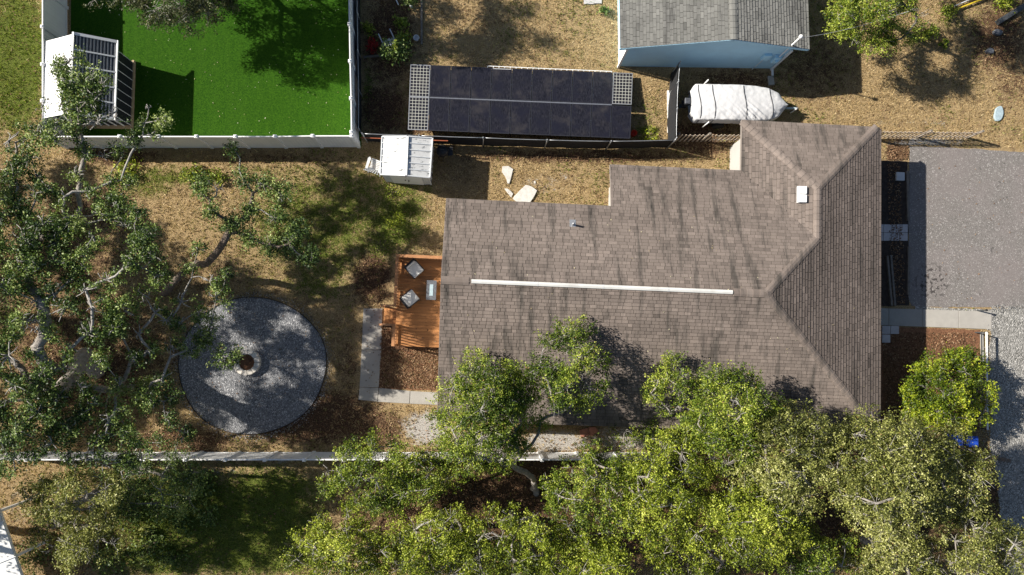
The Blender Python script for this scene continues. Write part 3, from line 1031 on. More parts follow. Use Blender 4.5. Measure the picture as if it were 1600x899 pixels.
# picket fences
def picket_fence(pts, label, h=1.15, step=.2):
    P = [U(x, y, h) for x, y in pts]
    P = [Vector((p.x, p.y, 0)) for p in P]
    f = thing('picket_fence', P[0], label, 'fence')
    pk = MB().box((0, 0, .60), (.075, .018, 1.08)).add([(-.0375, -.009, 1.14), (.0375, -.009, 1.14), (.0375, .009, 1.14), (-.0375, .009, 1.14), (0, -.009, 1.2), (0, .009, 1.2)], [(0, 1, 4), (2, 3, 5), (1, 2, 5, 4), (3, 0, 4, 5)]).mesh('picket', MATS['picket_wood'])
    po = MB().box((0, 0, h / 2), (.09, .09, h)).mesh('post', MATS['grey_wood'])
    for i in range(len(P) - 1):
        p, q = P[i], P[i + 1]
        d = (q - p).normalized()
        n = Vector((-d.y, d.x, 0))
        rz = math.atan2(d.y, d.x)
        put('post', po, f, p + n * .07, rz)
        k = int((q - p).length / step)
        for j in range(k):
            w = p.lerp(q, (j + .5) / k)
            o = put('picket', pk, f, w + Vector((0, 0, random.uniform(-.02, .02))), rz)
            o.rotation_euler = (0, random.uniform(-.03, .03), rz)
        for z in (.3, .92):
            MB().beam(p + n * .03 + Vector((0, 0, z)), q + n * .03 + Vector((0, 0, z)), .025, .04).build('rail', MATS['grey_wood'], f)
    put('post', po, f, P[-1] + n * .07, rz)
    return f


picket_fence([(1372, 205.5), (1456, 206.5), (1537, 207)], 'low weathered picket fence at the head of the asphalt drive')
picket_fence([(1062, 211), (1110, 211), (1170, 211)], 'low weathered picket fence between the boat and the roof corner')

# ------------------------------------------------------------------ solar array
sa = thing('solar_array', U(815, 160), 'ground-mounted array of dark solar panels in two rows', 'solar panels')
zt, zb_ = .30, .82
cTL, cTR, cBR, cBL = U(641, 101, zt), U(989, 115, zt), U(985, 217, zb_), U(637, 203, zb_)
bil = lambda u, v: cTL.lerp(cTR, u).lerp(cBL.lerp(cBR, u), v)
for r in range(2):
    for k in range(11):
        white = (k == 0) or (k == 10 and r == 0)
        u0, u1 = k / 11 + .0012, (k + 1) / 11 - .0012
        v0, v1 = (.0, .488) if r == 0 else (.508, 1.)
        if white and k == 0:
            v0, v1 = (.0, .497) if r == 0 else (.500, 1.)
        c4 = [bil(u0, v0), bil(u1, v0), bil(u1, v1), bil(u0, v1)]
        up = (c4[1] - c4[0]).cross(c4[3] - c4[0]).normalized()
        if up.z < 0:
            up = -up
        jit = up * random.uniform(-.006, .006)
        c4 = [c + jit for c in c4]
        ce = sum(c4, Vector()) / 4
        fr = MB()
        for i in range(4):
            p, q = c4[i], c4[(i + 1) % 4]
            d = (q - p).normalized()
            ins = 0.018
            n2 = (ce - (p + q) / 2)
            n2 = (n2 - d * n2.dot(d)).normalized()
            fr.beam(p + n2 * ins + d * (.0 if i % 2 == 0 else .036), q + n2 * ins - d * (.0 if i % 2 == 0 else .036), .036, .04)
        fr = fr.build('panel', MATS['galvanised' if white else 'panel_frame'], sa)
        g = [c + (ce - c) * .035 + up * .012 for c in c4]
        gl = MB().add(g + [c - up * .02 for c in g], [(0, 3, 2, 1), (4, 5, 6, 7)]).build('glass', MATS['cell_back'] if white else MATS['solar_glass'], fr)
        if white:
            cl = MB()
            nx_, ny_ = 6, 10
            for i in range(nx_):
                for j in range(ny_):
                    q = []
                    for a, b in ((0, 0), (1, 0), (1, 1), (0, 1)):
                        fu, fv = (i + .09 + a * .82) / nx_, (j + .09 + b * .82) / ny_
                        q.append(g[0].lerp(g[1], fu).lerp(g[3].lerp(g[2], fu), fv) + up * .004)
                    cl.add(q, [(3, 2, 1, 0)])
            tag(cl.build('cell_grid', MATS['solar_glass'], fr), kind='stuff')
MB().beam(bil(.09, .498) - Vector((0, 0, .01)), bil(.91, .498) - Vector((0, 0, .01)), .05, .03).build('middle_rail', MATS['rail_blue'], sa)
for v in (.25, .75):
    MB().beam(bil(0, v) - Vector((0, 0, .06)), bil(1, v) - Vector((0, 0, .06)), .05, .06).build('support_rail', MATS['galvanised'], sa)
for u in (.03, .27, .5, .73, .97):
    for v in (.25, .75):
        p = bil(u, v)
        MB().beam((p.x, p.y, -.05), (p.x, p.y, p.z - .09), .06, .06).build('leg', MATS['galvanised'], sa)
# white lattice rack behind the upper edge
lad = MB()
a_, b_ = U(762, 103.5, .3), U(956, 112, .3)
n = Vector((-(b_ - a_).y, (b_ - a_).x, 0)).normalized()
lad.beam(a_, b_, .03, .03).beam(a_ + n * -.12, b_ + n * -.12, .03, .03)
for i in range(23):
    p = a_.lerp(b_, i / 22)
    lad.beam(p + n * -.017, p - n * .103, .028, .026)
for s in (0., .33, .66, 1.):
    p = a_.lerp(b_, s) - n * .06
    lad.beam((p.x, p.y, 0), (p.x, p.y, .284), .03, .03)
tag(lad.build('ladder', MATS['trim_white']), 'white ladder-like rack along the back edge of the solar panels', 'ladder')
c = U(990, 209, .15)
o = MB().lathe((c.x, c.y, 0), [(.10, 0), (.13, .02), (.145, .26), (.15, .28), (.135, .28), (.12, .05), (0, .045)], 16)
tag(o.build('red_bucket', MATS['red_plastic'], smooth=True), 'small bright red bucket at the corner of the solar panels', 'bucket')

# ------------------------------------------------------------------ white metal shed
sh = thing('metal_shed', U(640, 262), 'small white metal shed with weathered ribbed gable roof', 'shed')
s0, s1, s2, s3 = U(597, 213.5, 1.75), U(676, 216, 1.75), U(671.5, 278, 1.75), U(594, 273, 1.75)
rA, rB = U(637, 213.5, 2.0), U(634.5, 274.5, 2.0)
for side, (e0, e1) in enumerate(((s0, s3), (s1, s2))):
    for k in range(6):
        f0, f1 = k / 6 + .012, (k + 1) / 6 - .012
        q = [rA.lerp(rB, f0), rA.lerp(rB, f1), e0.lerp(e1, f1), e0.lerp(e1, f0)]
        MB().add(q + [p - Vector((0, 0, .025)) for p in q], [(0, 1, 2, 3) if side == 0 else (3, 2, 1, 0), (7, 6, 5, 4), (0, 4, 5, 1), (1, 5, 6, 2), (2, 6, 7, 3), (3, 7, 4, 0)], random.uniform(-.08, .08)).build('roof_panel', MATS['worn_metal_roof'], sh)
    m = MB().beam(e0, e1, .05, .09)
    for e, r_ in ((e0, rA), (e1, rB)):
        m.beam(e + (r_ - e).normalized() * .03, r_ + (e - r_).normalized() * .03, .05, .09)
    for k in range(1, 6):
        a_, b_ = rA.lerp(rB, k / 6), e0.lerp(e1, k / 6)
        m.beam(a_ + Vector((0, 0, .015)), b_ + Vector((0, 0, .015)) + (a_ - b_).normalized() * .03, .035, .035)
    m.build('roof_trim', MATS['shed_wall'], sh)
MB().beam(rA + Vector((0, 0, .03)), rB + Vector((0, 0, .03)), .09, .05).build('ridge_cap', MATS['white_metal'], sh)
ctr = (s0 + s1 + s2 + s3) / 4
wl = [ctr + (p - ctr) * .93 for p in (s3, s2, s1, s0)]
m = MB().prism([(p.x, p.y) for p in wl], 0, 1.70)
for i in range(4):
    p, q = wl[i], wl[(i + 1) % 4]
    k = int((q - p).length / .25)
    nn = ((p + q) / 2 - ctr)
    nn.z = 0
    nn.normalize()
    for j in range(k + 1):
        w = p.lerp(q, j / k) + nn * .012
        m.beam((w.x, w.y, .02), (w.x, w.y, 1.66), .05, .03)
m.build('wall', MATS['shed_wall'], sh)
p = wl[0].lerp(wl[1], .5)
for s in (-1, 1):
    d = (wl[1] - wl[0]).normalized()
    c = p + d * (s * .36) + Vector((d.y, -d.x, 0)) * .035
    dd = MB().box((c.x, c.y, .85), (.70, .03, 1.56), math.atan2(d.y, d.x)).build('door', MATS['white_metal'], sh)
    MB().box((c.x - s * .28 * d.x, c.y - .04, .9), (.04, .04, .14)).build('handle', MATS['dark_metal'], dd)


def plastic_chair(name, loc, rz, label, m='grey_plastic', tip=0., slats=7):
    """moulded garden chair: slatted fan back, slatted seat, arms, four legs; faces +y before turning"""
    t = thing(name, loc, label, "chair")
    def add(nm, mb, parent=t):
        o = link(nm, mb.mesh(nm, MATS[m]), parent)
        return o
    for i in range(6):
        add('seat_slat', MB().box((0, -.02 + .075 * (i - 2), .36 + .012 * i), (.48, .06, .022), 0, rx=.1))
    for i in range(slats):
        a = (i - (slats - 1) / 2) / slats
        add('back_slat', MB().beam((a * .46, -.21, .34), (a * .75, -.48, .92 - .5 * a * a), .058, .02))
    for s in (-1, 1):
        add('arm', MB().prism([(s * .25, -.33), (s * .36, -.33), (s * .40, .16), (s * .34, .24), (s * .26, .18)], .55, .58))
        add('leg', MB().beam((s * .31, .18, .0), (s * .31, .18, .548), .05, .05))
        add('leg', MB().beam((s * .29, -.38, .0), (s * .29, -.20, .548), .05, .05))
    t.rotation_euler = (tip, 0, rz)
    return t


plastic_chair('garden_chair', U(589, 261), math.radians(-20), 'white plastic fan-back garden chair against the metal shed')
plastic_chair('garden_chair', U(603, 57, .12), math.radians(205), 'pale plastic chair tipped on its back among the garden plants', tip=-1.35)
# black kettle grill
c = U(693, 243)
g = thing('kettle_grill', c, 'black kettle grill in the shade beside the metal shed', 'grill')
MB().lathe((c.x, c.y, .55), [(.03, 0), (.16, .03), (.26, .12), (.285, .22), (.285, .24)], 20).build('bowl', MATS['black_plastic'], g, True)
lid = MB().lathe((c.x, c.y, .795), [(.29, 0), (.27, .09), (.19, .18), (.06, .22), (0, .222)], 20).build('lid', MATS['black_plastic'], g, True)
MB().tube([(c.x - .07, c.y, 1.01), (c.x - .05, c.y, 1.06), (c.x + .05, c.y, 1.06), (c.x + .07, c.y, 1.01)], .012, 6).build('handle', MATS['dark_metal'], lid)
for a in (.5, 2.6, 4.7):
    MB().tube([(c.x + .13 * math.cos(a), c.y + .13 * math.sin(a), .58), (c.x + .30 * math.cos(a), c.y + .30 * math.sin(a), 0)], .014, 6).build('leg', MATS['dark_metal'], g)
MB().box((c.x + .36, c.y, .74), (.22, .40, .03)).build('side_shelf', MATS['black_plastic'], g)

# broken pale slabs by the eave
for pts, hh, lb in (([(785, 261), (794, 260), (802, 265), (799, 278), (796, 287.5), (793, 287), (790, 277), (784, 269)], .07, 'pale broken slab shaped like a wedge, lying alone on dry grass'),
                    ([(801, 311), (811, 299), (821, 290), (831, 292), (839.5, 298), (834, 309), (828, 316.5), (807, 316)], .09, 'largest pale broken slab lying by the brown roof eave'),
                    ([(788, 295), (793, 295), (802, 303), (799, 309), (794, 304)], .06, 'narrow pale broken slab touching the largest slab'),
                    ([(834, 283), (837, 284), (837.5, 287), (834.5, 287)], .04, 'tiny pale stone chip on dry grass near the slabs')):
    o = MB().prism(ragged(UP(pts), .012, .15), -.02, hh).build('broken_slab', MATS['stone'], bevel=.012)
    tag(o, lb, 'stone', 'broken pale slabs behind the house')

# ------------------------------------------------------------------ deck
ZD = .55
dx0, dx1 = HL(620, 470, ZD)[0], -12.97
dy1, dy0 = HL(655, 403, ZD)[1], HL(650, 542, ZD)[1]
deck = thing('deck', HW((dx0 + dx1) / 2, (dy0 + dy1) / 2), 'orange-brown stained wooden deck with railings at the house end', 'deck')
nb = int((dy1 - dy0) / .138)
for i in range(nb):
    y = dy0 + (dy1 - dy0) * (i + .5) / nb
    MB().box(HW((dx0 + dx1) / 2, y, ZD - .016), (dx1 - dx0, (dy1 - dy0) / nb - .009, .032), TH, random.gauss(0, .10)).build('board', MATS['deck_wood'], deck)
m = MB()
for a, b in (((dx0 + .02, dy0 + .02), (dx1, dy0 + .02)), ((dx0 + .02, dy1 - .02), (dx1, dy1 - .02)), ((dx0 + .02, dy0 + .05), (dx0 + .02, dy1 - .05))):
    m.beam(HW(*a, ZD - .15), HW(*b, ZD - .15), .04, .22)
for x in (dx0 + .1, (dx0 + dx1) / 2, dx1 - .1):
    for y in (dy0 + .1, (dy0 + dy1) / 2, dy1 - .1):
        m.beam(HW(x, y, -.05), HW(x, y, ZD - .04), .09, .09)
m.build('deck_frame', MATS['rail_wood'], deck)
ys1, ys0 = HL(610, 481, .3)[1], HL(610, 506, .3)[1]
xs = HL(600, 492, .3)[0]
st = MB()
for i in range(4):
    w = (ys1 - ys0)
    ww = (dx0 - xs) / 4
    MB().box(HW(xs + ww * (i + .5), (ys0 + ys1) / 2, .34), (ww - .008, w, .032), TH, .22 + random.gauss(0, .04)).build('step_board', MATS['deck_wood'], deck)
st.beam(HW(xs + .03, ys0 + .02, .16), HW(xs + .03, ys1 - .02, .16), .03, .32)
for y in (ys0 + .02, ys1 - .02):
    st.beam(HW(xs + .05, y, .16), HW(dx0 - .03, y, .16), .03, .32)
st.build('step_riser', MATS['rail_wood'], deck)
balm = MB().box((0, 0, 0), (.036, .036, .80), TH).mesh('baluster', MATS['rail_wood'])
pom = MB().box((0, 0, 0), (.09, .09, 1.02), TH).mesh('post', MATS['rail_wood'])


def rail(a, b, z=ZD):
    A, B = HW(*a), HW(*b)
    L = (B - A).length
    k = max(1, int(L / .125))
    for j in range(k + 1):
        p = A.lerp(B, j / k)
        if j in (0, k):
            put('post', pom, deck, (p.x, p.y, z + .45))
        else:
            put('baluster', balm, deck, (p.x, p.y, z + .50))
    d = (B - A).normalized()
    MB().beam(A - d * .05 + Vector((0, 0, z + .98)), B + d * .05 + Vector((0, 0, z + .98)), .135, .036, random.gauss(.02, .06)).build('top_rail', MATS['rail_wood'], deck)
    MB().beam(A + d * .05 + Vector((0, 0, z + .11)), B - d * .05 + Vector((0, 0, z + .11)), .04, .07).build('bottom_rail', MATS['rail_wood'], deck)


rail((dx0 + .05, dy1 - .05), (dx1 - .15, dy1 - .05))
rail((dx0 + .05, dy1 - .19), (dx0 + .05, ys1 + .06))
rail((dx0 + .05, ys0 - .06), (dx0 + .05, dy0 + .06))
for y in (ys1 + .06, ys0 - .06):      # stair handrails
    A, B = HW(dx0 - .04, y, ZD + .93), HW(xs - .05, y, ZD + .66)
    MB().beam(A, B, .09, .04, .05).build('stair_rail', MATS['rail_wood'], deck)
    MB().beam((B.x, B.y, 0), B - Vector((0, 0, .02)), .08, .08).build('post', MATS['rail_wood'], deck)


def lounge_chair(px, py, face, label):
    p = U(px, py, ZD + .42)
    t = thing('patio_chair', (p.x, p.y, ZD), label, 'chair')
    P = lambda nm, mb, m, bev=0., par=t: (lambda o: (o.modifiers.new('bevel', 'BEVEL').__setattr__('width', bev) if bev else None, o)[1])(link(nm, mb.mesh(nm, MATS[m]), par))
    P('seat_cushion', MB().box((0, .02, .415), (.57, .58, .13)), 'cushion', .03)
    P('back_cushion', MB().box((0, -.27, .50), (.50, .08, .16), rx=.15), 'cushion', .03)
    P('seat_frame', MB().box((0, 0, .29), (.60, .60, .08)), 'black_wicker')
    P('backrest', MB().box((0, -.335, .43), (.62, .06, .38), rx=.12), 'black_wicker')
    for s in (-1, 1):
        P('arm', MB().box((s * .305, -.02, .455), (.035, .58, .04)), 'black_wicker')
        for y in (-.26, .25):
            P('leg', MB().box((s * .305, y, .218), (.035, .05, .434)), 'black_wicker')
    t.rotation_euler = (0, 0, face)
    return t


lounge_chair(648, 421, math.radians(222), 'black patio chair with pale cushion in the railed deck corner')
lounge_chair(641, 466.5, math.radians(-50), 'black patio chair with pale cushion next to the deck step')
p = U(674, 453.5, ZD + .58)
tb = thing('fire_table', (p.x, p.y, ZD), 'dark grey rectangular stone-topped patio table on the deck', 'table')
o = link('table_top', MB().box((0, 0, .56), (.44, .88, .05)).mesh('table_top', MATS['grey_stone_top']), tb)
link('burner_tray', MB().box((0, 0, .592), (.16, .52, .012)).mesh('burner_tray', MATS['slate_blue']), o)
link('cabinet', MB().box((0, 0, .267), (.34, .76, .534)).mesh('cabinet', MATS['dark_metal']), tb)
tb.rotation_euler = (0, 0, TH)

# fire ring of stone blocks
c = U(388, 566)
fr = thing('fire_ring', (c.x, c.y, 0), 'round pale stone fire ring in the middle of the gravel circle', 'fire pit')
for k in range(13):
    a0, a1 = 2 * math.pi * (k + .03) / 13, 2 * math.pi * (k + .97) / 13
    q = [(c.x + r * math.cos(a), c.y + r * math.sin(a)) for r, a in ((.37, a0), (.59, a0), (.605, (a0 + a1) / 2), (.59, a1), (.37, a1))]
    MB().prism(q, .0, .30 + random.uniform(-.015, .015), random.gauss(0, .08)).build('block', MATS['ring_stone'], fr, bevel=.015)
MB().lathe((c.x, c.y, .02), [(.37, 0), (.37, .15), (.15, .19), (0, .18)], 16).build('ash_bed', MATS['wood_chip'], fr)

# ------------------------------------------------------------------ screened pavilion on the lawn
xw, xr, xe = U(69, 110, 1.72).x, U(113, 110, 2.55).x, U(181, 110, 1.75).x
yN_, yS_ = U(113, 53, 2.55).y, U(150, 186, 1.75).y
pa = thing('screened_pavilion', ((xw + xe) / 2, (yN_ + yS_) / 2, 0), 'screened pavilion with white ribbed roof, one slope coloured as shaded, on the lawn corner', 'pavilion')
zw, zr2, ze = 1.72, 2.55, 1.75
m = MB()
q = [(xw, yS_, zw), (xr, yS_, zr2), (xr, yN_, zr2), (xw, yN_, zw)]
m.add(q + [(x, y, z - .04) for x, y, z in q], [(0, 1, 2, 3), (7, 6, 5, 4), (0, 4, 5, 1), (2, 6, 7, 3), (3, 7, 4, 0)])
m.build('white_roof_slope', MATS['white_metal'], pa)
nrow = 5
for k in range(nrow):
    y0, y1 = yN_ + (yS_ - yN_) * k / nrow - .03, yN_ + (yS_ - yN_) * (k + 1) / nrow + .03
    rp = MB().add([(xr + .04, y0, zr2 - .02), (xe, y0, ze), (xe, y1, ze), (xr + .04, y1, zr2 - .02)], [(3, 2, 1, 0)]).build('roof_panel', MATS['dark_metal'], pa)  # white roof metal; the shade on this slope is put into the panel colour
    m = MB()
    for j in range(12):
        f = (j + .5) / 12
        x, z = xr + .04 + (xe - xr - .04) * f, zr2 - .02 + (ze - zr2 + .02) * f
        m.add([(x - .035, y0, z + .004), (x, y0, z + .05), (x + .03, y0, z - .01), (x - .035, y1, z + .004), (x, y1, z + .05), (x + .03, y1, z - .01)], [(0, 1, 4, 3), (1, 2, 5, 4), (0, 2, 1), (3, 4, 5)])
    tag(m.build('ribs', MATS['rib_lit'], rp), kind='stuff')
m = MB()
for k in range(nrow + 1):
    y = yN_ + (yS_ - yN_) * k / nrow
    m.beam((xr, y, zr2 + .035), (xe + .02, y, ze + .06), .06 if k not in (0, nrow) else .12, .05)
m.beam((xr, yN_ + .06, zr2 + .04), (xr, yS_ - .06, zr2 + .04), .08, .06).beam((xe + .05, yN_ + .06, ze + .04), (xe + .05, yS_ - .06, ze + .04), .07, .07)
m.build('roof_trim', MATS['trim_white'], pa)
pxe = U(209, 140, .12).x
MB().box(((xw + .25 + pxe) / 2, (yN_ + yS_) / 2 - .05, .06), (pxe - xw - .25, yN_ - yS_ - .25, .12)).build('platform', MATS['pale_wood'], pa)
m, scr = MB(), MB()
xl = xw + .3
xq = xe - .06
for k in range(8):
    y = yN_ - .3 + (yS_ - yN_ + .5) * k / 7
    m.beam((xq, y, .12), (xq, y, ze - .06), .02, .02).beam((xl, y, .12), (xl, y, zw + .12), .045, .045)
for k in range(1, 8):
    x = xl + (xq - xl) * k / 8
    zt_ = (zw + (zr2 - zw) * (x - xw) / (xr - xw)) if x < xr else zr2 + (ze - zr2) * (x - xr) / (xe - xr)
    for y in (yN_ - .3, yS_ + .2):
        m.beam((x, y, .12), (x, y, zt_ - .08), .045, .045)
for y in (yN_ - .3, yS_ + .2):
    m.beam((xl, y, 1.0), (xq, y, 1.0), .04, .04)
m.build('stud_frame', MATS['trim_white'], pa)
for y in (yN_ - .28, yS_ + .22):
    scr.add([(xl, y, .12), (xq, y, .12), (xq, y, ze - .06), (xr, y, zr2 - .1), (xl, y, zw + .1)], [(0, 1, 2, 3, 4)])
scr.add([(xq - .02, yN_ - .3, .12), (xq - .02, yS_ + .2, .12), (xq - .02, yS_ + .2, ze - .06), (xq - .02, yN_ - .3, ze - .06)], [(0, 1, 2, 3)])
scr.add([(xl + .02, yN_ - .3, .12), (xl + .02, yS_ + .2, .12), (xl + .02, yS_ + .2, zw + .1), (xl + .02, yN_ - .3, zw + .1)], [(0, 1, 2, 3)])
scr.build('screen', MATS['black_mesh'], pa)
MB().box((pxe - .04, (yN_ + yS_) / 2 - .05, .16), (.07, yN_ - yS_ - .25, .07)).build('sill', MATS['pale_wood'], pa)

# ------------------------------------------------------------------ covered boat on its trailer
st_, bw_ = U(1078, 160, 1.0), U(1233, 163, 1.0)
bd = (bw_ - st_)
bd.z = 0
BL = bd.length
bd.normalize()
bn = Vector((-bd.y, bd.x, 0))
boat = thing('covered_boat', (st_ + bd * (BL / 2)) * 1., 'small boat on a trailer under a strapped white cover', 'boat')
boat.location.z = 0
half = lambda s: .84 * (min(1, .6 + s * 8) if s < .05 else 1) * float(np.interp(s, [0, .66, .80, .91, 1.], [1, 1, .90, .66, .03]))
ridge = lambda s: 1.22 + .10 * math.sin(s * 5) - (.22 * max(0, (s - .8) / .2) ** 2)


def boat_pt(s, t, lift=0.):
    """s along, t across -1..1: top of the cover, skirt past |t| = .86"""
    w = half(s)
    k = min(1, abs(t) / .86)
    z = ridge(s) - .16 * k ** 2
    x = w * t / .86 if abs(t) <= .86 else math.copysign(w * (1 + .04 * (abs(t) - .86) / .14), t)
    if abs(t) > .86:
        z -= .48 * (abs(t) - .86) / .14
    wr = max(0, min(1, (.35 - t) * 1.4)) * (.25 + .75 * max(0, 1 - abs(s - .58) / .3))
    fold = .03 * mnoise.noise(Vector((s * 5, t * 1.2, 0))) + .16 * (abs(mnoise.noise(Vector((s * 26 + t * 7, t * 1.1, 4.)))) - .2) * wr + .02 * mnoise.noise(Vector((s * 22, t * 5, 9.)))
    z += fold * (.4 + .9 * k) - .03 * abs(math.sin(s * math.pi * 4.2)) ** 8 * 0
    p = st_ + bd * (s * BL) + bn * x
    return Vector((p.x, p.y, z + lift))


NS, NT_ = 110, 44
vs = [boat_pt(i / NS, -1 + 2 * j / NT_) for i in range(NS + 1) for j in range(NT_ + 1)]
fs = [(i * (NT_ + 1) + j, (i + 1) * (NT_ + 1) + j, (i + 1) * (NT_ + 1) + j + 1, i * (NT_ + 1) + j + 1) for i in range(NS) for j in range(NT_)]
fs = [f[::-1] for f in fs]
cv = MB().add(vs, [f[::-1] for f in fs]).build('cover', MATS['tarp'], boat, True)
for s in (.085, .225, .54, .815):
    MB().tube([boat_pt(s + .012 * math.sin(3 * j / 10.), -1 + 2 * j / 20, .008) for j in range(21)], .018, 5).build('strap', MATS['black_plastic'], cv)
hl = MB()
k = 14
hv, hf = [], []
for i in range(k + 1):
    s = .02 + .95 * i / k
    w = half(s) * .96
    p = st_ + bd * (s * BL)
    for x, z in ((-w, .85), (-w * .8, .5), (0, .36 + .1 * s), (w * .8, .5), (w, .85)):
        q = p + bn * x
        hv.append((q.x, q.y, z))
for i in range(k):
    for j in range(4):
        hf.append((i * 5 + j, i * 5 + j + 1, (i + 1) * 5 + j + 1, (i + 1) * 5 + j))
hf.append((0, 1, 2, 3, 4))
hl.add(hv, hf).build('hull', MATS['trim_white'], boat, True)
ob = st_ - bd * .16 + Vector((0, 0, -1.0))
om = MB().box((ob.x, ob.y, .95), (.34, .30, .42), math.atan2(bd.y, bd.x), ry=.25).build('outboard_motor', MATS['dark_metal'], boat, bevel=.07)
MB().box((ob.x + .02, ob.y, 1.17), (.30, .28, .06), math.atan2(bd.y, bd.x), ry=.25).build('cowl', MATS['grey_stone_top'], om, bevel=.025)
MB().beam((ob.x, ob.y, .45), (ob.x, ob.y, .75), .14, .12).box((ob.x - .03, ob.y, .42), (.32, .18, .02)).build('shaft', MATS['dark_metal'], om)
MB().beam((ob.x + .12, ob.y, 1.0), (ob.x + .42, ob.y + .06, 1.22), .05, .05).build('tiller', MATS['black_plastic'], om)
m = MB()
for s in (-1, 1):
    a_, b_ = st_ + bd * .3 + bn * (.55 * s), st_ + bd * (BL * .8) + bn * (.35 * s)
    m.beam((a_.x, a_.y, .42), (b_.x, b_.y, .42), .06, .08)
    e = st_ + bd * (BL + .1)
    m.beam((b_.x, b_.y, .42), (e.x, e.y, .42), .06, .08)
e2 = st_ + bd * (BL + .62)
m.beam((e.x, e.y, .42), (e2.x, e2.y, .42), .08, .08)
ax = st_ + bd * (BL * .33)
m.beam((ax.x - bn.x * .8, ax.y - bn.y * .8, .3), (ax.x + bn.x * .8, ax.y + bn.y * .8, .3), .05, .05)
tr = m.build('trailer', MATS['slate_blue'], boat)
for s in (-1, 1):
    w = ax + bn * (.86 * s)
    M3 = MB().tube([Vector((w.x, w.y, .29)) - bn * .08, Vector((w.x, w.y, .29)) + bn * .08], .28, 18).build('wheel', MATS['rim_rubber'], tr)
    g_ = st_ + bd * (.78) + bn * (s * 1.0)
    MB().tube([(g_.x, g_.y, .4), (g_.x + .03, g_.y, 1.25)], .03, 7).build('guide_pole', MATS['trim_white'], tr, True)
MB().tube([(e2.x - .1, e2.y - .09, .0), (e2.x - .1, e2.y - .09, .62)], .03, 8).build('jack', MATS['trim_white'], tr)
MB().lathe((e2.x, e2.y, .40), [(.05, 0), (.06, .04), (.05, .09), (0, .1)], 8).build('coupler', MATS['galvanised'], tr)

# ------------------------------------------------------------------ small things by the drive
def timber(pts, name, label, w=.12, h=.12, z=0., m='grey_wood', cat='timber', group=None):
    a, b = U(*pts[0]), U(*pts[1])
    o = MB().beam((a.x, a.y, z + h / 2 - .01), (b.x, b.y, z + h / 2 - .01), w, h).build(name, MATS[m], bevel=.012)
    return tag(o, label, cat, group)


timber([(1416.5, 268), (1418, 346)], 'edging_timber', 'weathered edging timber along the drive above the paver pad')
timber([(1419, 386), (1418, 461)], 'edging_timber', 'weathered edging timber along the drive below the paver pad')
timber([(1385, 400), (1392, 478)], 'edging_timber', 'loose weathered timber on dark soil against the house wall', .10)
timber([(1390.5, 399), (1397, 478)], 'edging_timber', 'loose weathered timber on dark soil, the one nearer the drive', .10)
a_ = U(1405, 276.5)
o = MB().box((a_.x, a_.y, .05), (.40, .40, .14), TH).box((a_.x, a_.y, .125), (.30, .30, .012), TH, -.1).build('utility_cover', MATS['grey_plastic'], bevel=.01)
tag(o, 'square pale grey utility cover in the soil beside the drive', 'utility cover')
timber([(1533, 520), (1535, 575)], 'bed_edging', 'pale concrete edging strip along the front mulch bed', .13, .08, 0., 'concrete', 'edging')
hr = thing('handrail', U(1534, 560), 'low metal handrail between the mulch bed and gravel drive', 'railing')
a_, b_ = U(1541.5, 519, .75), U(1543, 672, .75)
MB().beam(a_, b_, .07, .05).build('top_rail', MATS['trim_white'], hr)
MB().beam(a_ - Vector((.02, 0, .3)), b_ - Vector((.02, 0, .3)), .04, .04).build('mid_rail', MATS['dark_metal'], hr)
for s in (0.005, .33, .66, .995):
    p = a_.lerp(b_, s)
    MB().beam((p.x - .01, p.y, -.02), (p.x - .01, p.y, .73), .05, .05).build('post', MATS['dark_metal'], hr)
p = U(1527, 485.5)
pl = thing('marker_post', p, 'short dark metal post at the end of the front walk', 'post')
MB().tube([(p.x, p.y, -.02), (p.x, p.y, .58)], .035, 8).build('stem', MATS['dark_metal'], pl)
MB().lathe((p.x, p.y, .58), [(.035, 0), (.055, .01), (.055, .05), (0, .07)], 8).build('cap', MATS['black_plastic'], pl)
for i, (x, y, lb) in enumerate(((1496, 688, 'blue recycling bin partly under the round tree'), (1520, 690, 'blue recycling bin standing beside the dark handrail frame'))):
    p = U(x, y, .6)
    bn_ = thing('recycling_bin', (p.x, p.y, 0), lb, 'bin', 'blue bins by the drive')
    MB().prism([(p.x - .20, p.y - .22), (p.x + .20, p.y - .22), (p.x + .20, p.y + .22), (p.x - .20, p.y + .22)], .05, .62).build('body', MATS['blue_plastic'], bn_, bevel=.03)
    MB().box((p.x, p.y, .645), (.46, .50, .045), .0, rx=.02).build('lid', MATS['blue_plastic'], bn_, bevel=.02)
    for s in (-1, 1):
        MB().tube([(p.x + s * .17 - .03, p.y + .24, .08), (p.x + s * .17 + .03, p.y + .24, .08)], .08, 10).build('wheel', MATS['rim_rubber'], bn_)
timber([(1538, 712), (1577, 720)], 'fallen_log', 'short brown log lying on the pale gravel below the blue bins', .16, .14, 0, 'bark_dark', 'log')
p = U(1560, 180)
o = MB().prism(smooth_poly(UP([(1555, 170), (1563, 167), (1566, 178), (1562, 188), (1555, 190), (1552, 183)]), 3), -.02, .10).build('slate_stone', MATS['slate_blue'], bevel=.02)
tag(o, 'pale blue-grey flat stone on the brown grass', 'stone')
for x, y, r_, lb in ((1557, 52, 6, 'dark blue-grey rock in the shade under the dark beam'), (1545, 81, 6, 'dark flat rock on leaf litter between two patches of shade')):
    o = MB().prism(ragged(UP([(x + r_ * math.cos(a) * 1.1, y + r_ * .8 * math.sin(a)) for a in np.linspace(0, 6.28, 8)[:-1]]), .03, .5), -.03, .15).build('rock', MATS['grey_stone_top'], bevel=.03)
    tag(o, lb, 'stone')
timber([(1481, 15), (1530, -6)], 'grey_pole', 'thin grey pole lying beside the yellow pole', .05, .05, .12, 'grey_plastic', 'pole')
